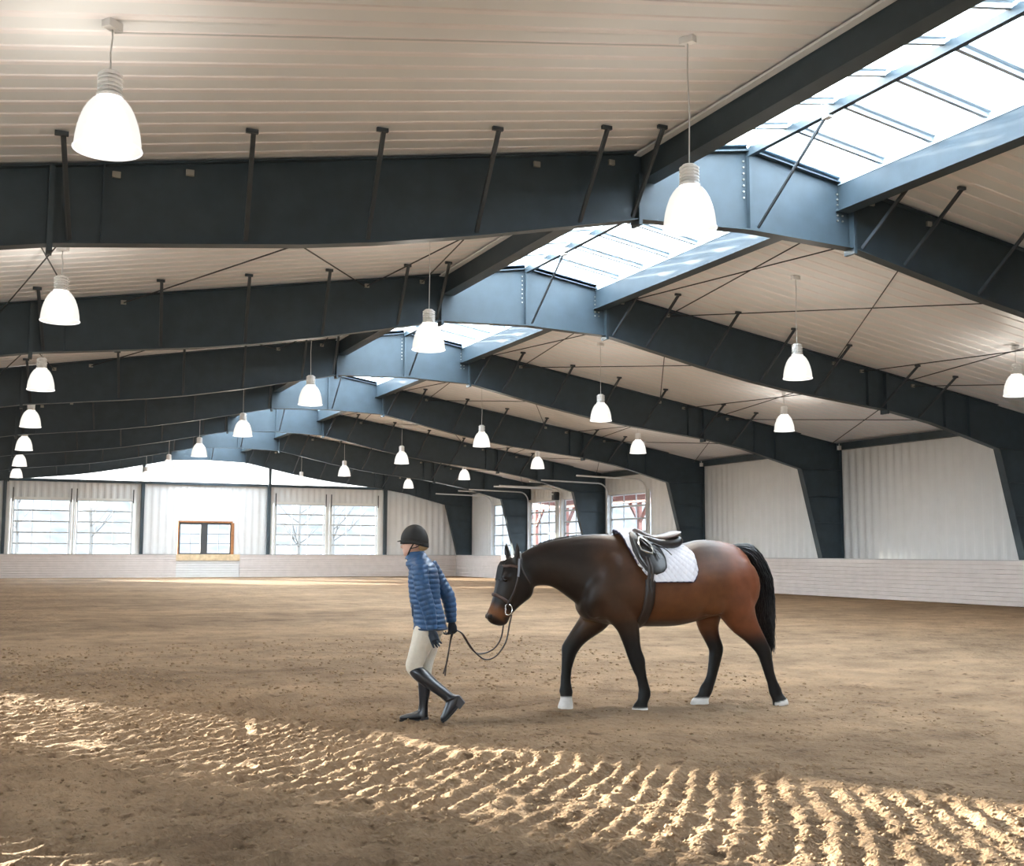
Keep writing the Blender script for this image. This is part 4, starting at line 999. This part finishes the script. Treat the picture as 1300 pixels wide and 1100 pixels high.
# continuous body under the clothes
bb = MB()
tor = [((a[0]+b[0])/2, (a[1]+b[1])/2, 0, (a[0]-b[0])/2*.86, (a[1]-b[1])/2*.86, w) for (a, b), w in zip(P_TORSO, (.065, .11, .165, .17, .165, .155, .145, .145, .155, .16))]
rings_mesh(bb, catmull(tor, 4), 20)
limb(bb, [(-.07, 1.34, 0, .06, .06), (-.082, 1.42, 0, .055, .055), (-.092, 1.50, 0, .055, .055)])
rings_mesh(bb, catmull([(-.118, 1.415, .0, .035, .0, .035), (-.112, 1.44, 0, .062, 0, .055), (-.095, 1.48, 0, .085, 0, .068), (-.085, 1.53, 0, .098, 0, .074), (-.078, 1.58, 0, .098, 0, .074), (-.075, 1.62, 0, .075, 0, .06), (-.075, 1.65, 0, .03, 0, .03)], 5), 18)
bb.ball((-.188, 0, 1.487), (.018, .012, .018), 10, 8); bb.ball((-.17, 0, 1.448), (.012, .022, .008), 8, 6); bb.ball((-.155, 0, 1.42), (.022, .022, .016), 8, 6)
for side in (1, -1): bb.ball((-.075, -side*.075, 1.49), (.02, .012, .03), 10, 8)
ARMN = [(-.02, 1.335, .165), (-.008, 1.238, .20), (.015, 1.12, .215), (.045, 1.02, .215), (.072, .93, .205), (.088, .84, .20), (.092, .79, .20)]
ARMF = [(.03, 1.335, -.15), (.085, 1.25, -.19), (.145, 1.15, -.20), (.20, 1.06, -.20), (.222, .97, -.20), (.232, .88, -.195), (.235, .83, -.19)]
for arm in (ARMN, ARMF): limb(bb, [(s, z, o, r, r) for (s, z, o), r in zip(arm, (.05, .045, .04, .038, .034, .028, .024))], 3)
LEGN = [(.06, .86, .085), (.035, .76, .09), (-.005, .65, .09), (-.045, .54, .09), (-.065, .47, .09), (.0, .39, .09), (.09, .305, .09), (.18, .245, .09), (.25, .205, .09)]
LEGF = [(.06, .86, -.085), (.055, .75, -.09), (.035, .62, -.09), (.012, .50, -.09), (.008, .42, -.09), (.012, .33, -.09), (.012, .24, -.09), (.010, .15, -.09), (.005, .08, -.09)]
for lg in (LEGN, LEGF): limb(bb, [(s, z, o, r, r) for (s, z, o), r in zip(lg, (.085, .08, .066, .05, .04, .03, .028, .022, .02))], 3)
body = remeshed(bb, 'body', M['skin'], per, .009, 3)
MB().ball((-.166, -.034, 1.515), (.012, .012, .009), 10, 8).build('eye', M['eye'], per, True); MB().ball((-.166, .034, 1.515), (.012, .012, .009), 10, 8).build('eye', M['eye'], per, True)
# quilted jacket
jk = MB()
def puffed(rows, k, pitch, amp, path=None):
    a = catmull(rows, k); out = []; d = 0; prev = None
    for q in a:
        if prev is not None: d += math.hypot(q[0]-prev[0], q[1]-prev[1])
        prev = q; f = abs(math.sin(math.pi*d/pitch))**.6; ex = amp*(f-.55)
        out.append((q, ex))
    return out
tj = [((a[0]+b[0])/2, (a[1]+b[1])/2, 0, (a[0]-b[0])/2, (a[1]-b[1])/2, w) for (a, b), w in zip(P_TORSO, (.085, .125, .185, .195, .19, .18, .172, .175, .185, .195))]
rr = []
for q, ex in puffed(tj, 22, .043, .009):
    l = math.hypot(q[3], q[4]); rr.append((q[0], q[1], q[2], q[3]*(l+ex)/l, q[4]*(l+ex)/l, q[5]+ex))
rings_mesh(jk, rr, 36)
for arm, rads in ((ARMN, (.072, .068, .064, .062, .056, .047, .042)), (ARMF, (.072, .068, .064, .062, .056, .047, .042))):
    rows = [(s, z, o, r) for (s, z, o), r in zip(arm, rads)]
    a2 = puffed(rows, 18, .043, .008); pts = []
    for q, ex in a2: pts.append((q[0], q[1], q[2], q[3]+ex, q[3]+ex))
    limb(jk, pts, 1, 18)
# stand-up collar
limb(jk, [(-.068, 1.375, 0, .095, .085), (-.066, 1.41, 0, .082, .078), (-.068, 1.445, 0, .074, .072)], 4, 24)
jacket = remeshed(jk, 'jacket', M['jacket'], per, .0062, 1, .4)
MB().tube([Vector((s, -o, z)) for s, z, o in ((-.075, .90, .145), (-.078, .95, .15), (-.074, 1.0, .155))], .009, 8, flat=.5).build('pocket', M['jacket_dark'], jacket, True)
hemr = catmull([tj[-1], tj[-1]], 1)[0]
MB().tube([Vector((hemr[0]+(hemr[3]+math.copysign(.002, hemr[3]))*math.cos(k*math.pi/16), hemr[5]*1.01*math.sin(k*math.pi/16), .79)) for k in range(32)], .010, 8, closed=True).build('hem', M['jacket_dark'], jacket, True)
# breeches
bk = MB()
for lg, sd in ((LEGN, 1), (LEGF, -1)): limb(bk, [(s, z, o, r, r2) for (s, z, o), r, r2 in zip(lg[:6], (.080, .108, .092, .078, .068, .058), (.085, .095, .085, .07, .062, .052))], 5, 18)
rings_mesh(bk, catmull([(.072, .90, 0, .075, 0, .12), (.068, .83, 0, .105, 0, .15), (.062, .75, 0, .115, 0, .16), (.055, .71, 0, .06, 0, .10)], 4), 24)
remeshed(bk, 'breeches', M['breeches'], per, .008, 3)
# tall boots
def boot(outl, z0, side, foot):
    b = MB(); rows = []
    for a, c in outl: rows.append(((a[0]+c[0])/2, (a[1]+c[1])/2, side*.09, (a[0]-c[0])/2, (a[1]-c[1])/2, .5*math.hypot(a[0]-c[0], a[1]-c[1])*.92))
    rings_mesh(b, catmull(rows, 5), 20); limb(b, foot, 4, 16); return b
bn = boot([((-.125, .475), (.005, .505))]+P_LEGN_OUT, 0, 1, [(.285, .235, .09, .05, .04), (.275, .185, .09, .062, .045), (.245, .125, .09, .052, .046), (.215, .075, .09, .04, .046), (.188, .04, .09, .03, .04), (.172, .025, .09, .012, .022)])
boot_n = remeshed(bn, 'boot', M['boot'], per, .0065, 2)
MB().prism([(.325, -.052, .235), (.372, -.052, .178), (.33, -.052, .125), (.29, -.052, .165)], (0, -.076, 0)).build('heel', M['sole'], boot_n)
MB().bar((.305, -.09, .135), (.185, -.09, .016), .08, .014, up=(.7, 0, -.7)).build('sole', M['sole'], boot_n)
bf = boot([((-.055, .47), (.07, .475)), ((-.05, .42), (.07, .425))]+P_BOOTF_OUT, 0, -1, [(.012, .075, -.09, .045, .04), (-.025, .050, -.09, .042, .042), (-.08, .036, -.09, .034, .045), (-.14, .030, -.09, .026, .042), (-.182, .024, -.09, .018, .03), (-.196, .020, -.09, .008, .014)])
boot_f = remeshed(bf, 'boot', M['boot'], per, .0065, 2)
MB().box(-.195, .05, .052, .128, -.004, .010).build('sole', M['sole'], boot_f); MB().box(-.012, .052, .054, .126, -.006, .032).build('heel', M['sole'], boot_f)
# gloved hands with separate fingers
def hand(wr, palm_dir, finger_dirs, thumb, off, curl):
    g = MB(); w = Vector(wr); d = Vector((palm_dir[0], 0, palm_dir[1])).normalized()
    limb(g, [(w.x-d.x*.05, w.z-d.z*.05, off, .032, .032), (w.x, w.z, off, .029, .026), (w.x+d.x*.045, w.z+d.z*.045, off, .042, .020), (w.x+d.x*.088, w.z+d.z*.088, off, .040, .018)], 4, 12)
    side = Vector((d.z, 0, -d.x))
    for i, (ln, sp) in enumerate(((.066, .031), (.075, .011), (.070, -.010), (.055, -.029))):
        p = w+d*.085+side*sp; a = d; pts = [Vector((p.x, -off, p.z))]
        for j in range(3):
            an = curl[i]*(j+1)*.5
            q = (Matrix.Rotation(an, 3, 'Y') @ d); pts.append(pts[-1]+Vector((q.x, .0, q.z))*ln*(.42, .33, .25)[j]+Vector((0, (.006 if i % 2 else -.004), 0)))
        g.tube(pts, [.0105, .0098, .009, .0065], 8)
    p = w+d*.03+side*.034; t = Vector((thumb[0], 0, thumb[1])).normalized()
    g.tube([Vector((p.x, -off, p.z)), Vector((p.x, -off, p.z))+t*.035, Vector((p.x, -off, p.z))+(t*.6+d*.4).normalized()*.062], [.013, .011, .008], 8)
    return g
gn = hand((.090, 0, .79), (.30, -.95), None, (.85, -.5), .20, (-.15, -.25, -.3, -.4))
remeshed(gn, 'glove', M['glove'], per, .0045, 1)
gf = hand((.238, 0, .835), (.12, -.99), None, (.9, -.35), -.19, (1.9, 2.0, 2.0, 1.9))
remeshed(gf, 'glove', M['glove'], per, .0045, 1)
# helmet
hel = MB(); prof = []
hc = (-.078, 0, 1.545)
def dome(grow=0.0):
    P = []
    for i in range(15):
        a = math.pi/2*(1-i/14)
        P.append([(hc[0]+(.116+grow)*math.cos(a)*math.cos(b), hc[1]+(.096+grow)*math.cos(a)*math.sin(b), hc[2]-.03*0+(.128+grow)*math.sin(a)-(.030*max(0, math.cos(b))*(i/14)**3)) for b in [2*math.pi*k/36 for k in range(37)]])
    return P
he = solid(grid_mesh('helmet', dome(), M['helmet'], per), .012, 0)
P2 = [[(hc[0]+(.118+.001)*math.cos(b), .098*math.sin(b), hc[2]+dz-.030*max(0, math.cos(b))) for dz in (.0, -.018, -.036)] for b in [2*math.pi*k/40 for k in range(41)]]
solid(grid_mesh('helmet_band', P2, M['helmet'], he), .010, 0)
vz = []
for k in range(13):
    b = math.pi+(k-6)/6*1.0
    vz.append([(hc[0]+(.114+e)*math.cos(b), (.096+e*.35)*math.sin(b), hc[2]-.004-e*.25) for e in (0, .018, .034*math.cos((k-6)/6*1.45)+.002)])
solid(grid_mesh('visor', vz, M['helmet'], he), .008, 0)
for side in (1, -1):
    MB().tube([(-.075, -side*.092, 1.52), (-.105, -side*.082, 1.475), (-.128, -side*.055, 1.425), (-.135, 0, 1.405)], .009, 8, flat=.5).build('chin_strap', M['helmet'], he, True)
    MB().tube([(-.01, -side*.085, 1.51), (-.06, -side*.085, 1.48), (-.105, -side*.080, 1.472)], .008, 8, flat=.5).build('chin_strap', M['helmet'], he, True)
hr = MB(); hr.ball((-.01, 0, 1.495), (.055, .066, .045), 16, 10); remeshed(hr, 'hair', M['blonde'], per, .008, 1)

# ------------------------------------------------------------------ small loose clods on the raked sand
M['clod'] = mat('sand_crumb', (0.25, 0.172, 0.107), .95, .05, var=.25, vscale=3)
def clods(count):
    r = np.random.default_rng(77)
    x = r.uniform(-11.8, -2.5, count); y = 3.6+15.5*r.random(count)**1.7
    keep = r.random(count) < np.where(x < -10.66+(18.1-y)*.4+.3, 1.0, .35); x, y = x[keep], y[keep]; n = len(x)
    z = floor_height(x.copy(), y.copy()); sz = (.004+.012*r.random(n)**3.0)*np.clip(y/9, 1, 1.4)
    t = (1+5**.5)/2
    iv = np.array([(-1, t, 0), (1, t, 0), (-1, -t, 0), (1, -t, 0), (0, -1, t), (0, 1, t), (0, -1, -t), (0, 1, -t), (t, 0, -1), (t, 0, 1), (-t, 0, -1), (-t, 0, 1)], float)/1.9
    jf = np.array([(0, 11, 5), (0, 5, 1), (0, 1, 7), (0, 7, 10), (0, 10, 11), (1, 5, 9), (5, 11, 4), (11, 10, 2), (10, 7, 6), (7, 1, 8), (3, 9, 4), (3, 4, 2), (3, 2, 6), (3, 6, 8), (3, 8, 9), (4, 9, 5), (2, 4, 11), (6, 2, 10), (8, 6, 7), (9, 8, 1)])
    V = iv[None]*(sz[:, None, None]*r.uniform(.65, 1.35, (n, 12, 1)))*np.array([1.2, 1.1, .8])+np.stack([x, y, z+sz*.3], -1)[:, None, :]
    Fc = (jf[None]+(np.arange(n)*12)[:, None, None]).reshape(-1, 3); V = V.reshape(-1, 3)
    me = bpy.data.meshes.new('sand_clods'); me.vertices.add(len(V)); me.vertices.foreach_set('co', V.ravel())
    me.loops.add(Fc.size); me.loops.foreach_set('vertex_index', Fc.ravel()); me.polygons.add(len(Fc)); me.polygons.foreach_set('loop_start', np.arange(len(Fc))*3)
    me.update(calc_edges=True); me.materials.append(M['clod'])
    tag(obj('sand_clods', me), 'loose crumbs of sand scattered over the raked floor', 'sand', kind='stuff')
clods(24000)
cd_ = MB().tube([(-10.0, 10.77, zroof(10.0)-.11), (-3.9, 10.77, zroof(3.9)-.11)], .008, 6)
tag(cd_.build('conduit', M['cord']), 'thin white conduit along the ceiling joining the two nearest lamps', 'conduit')
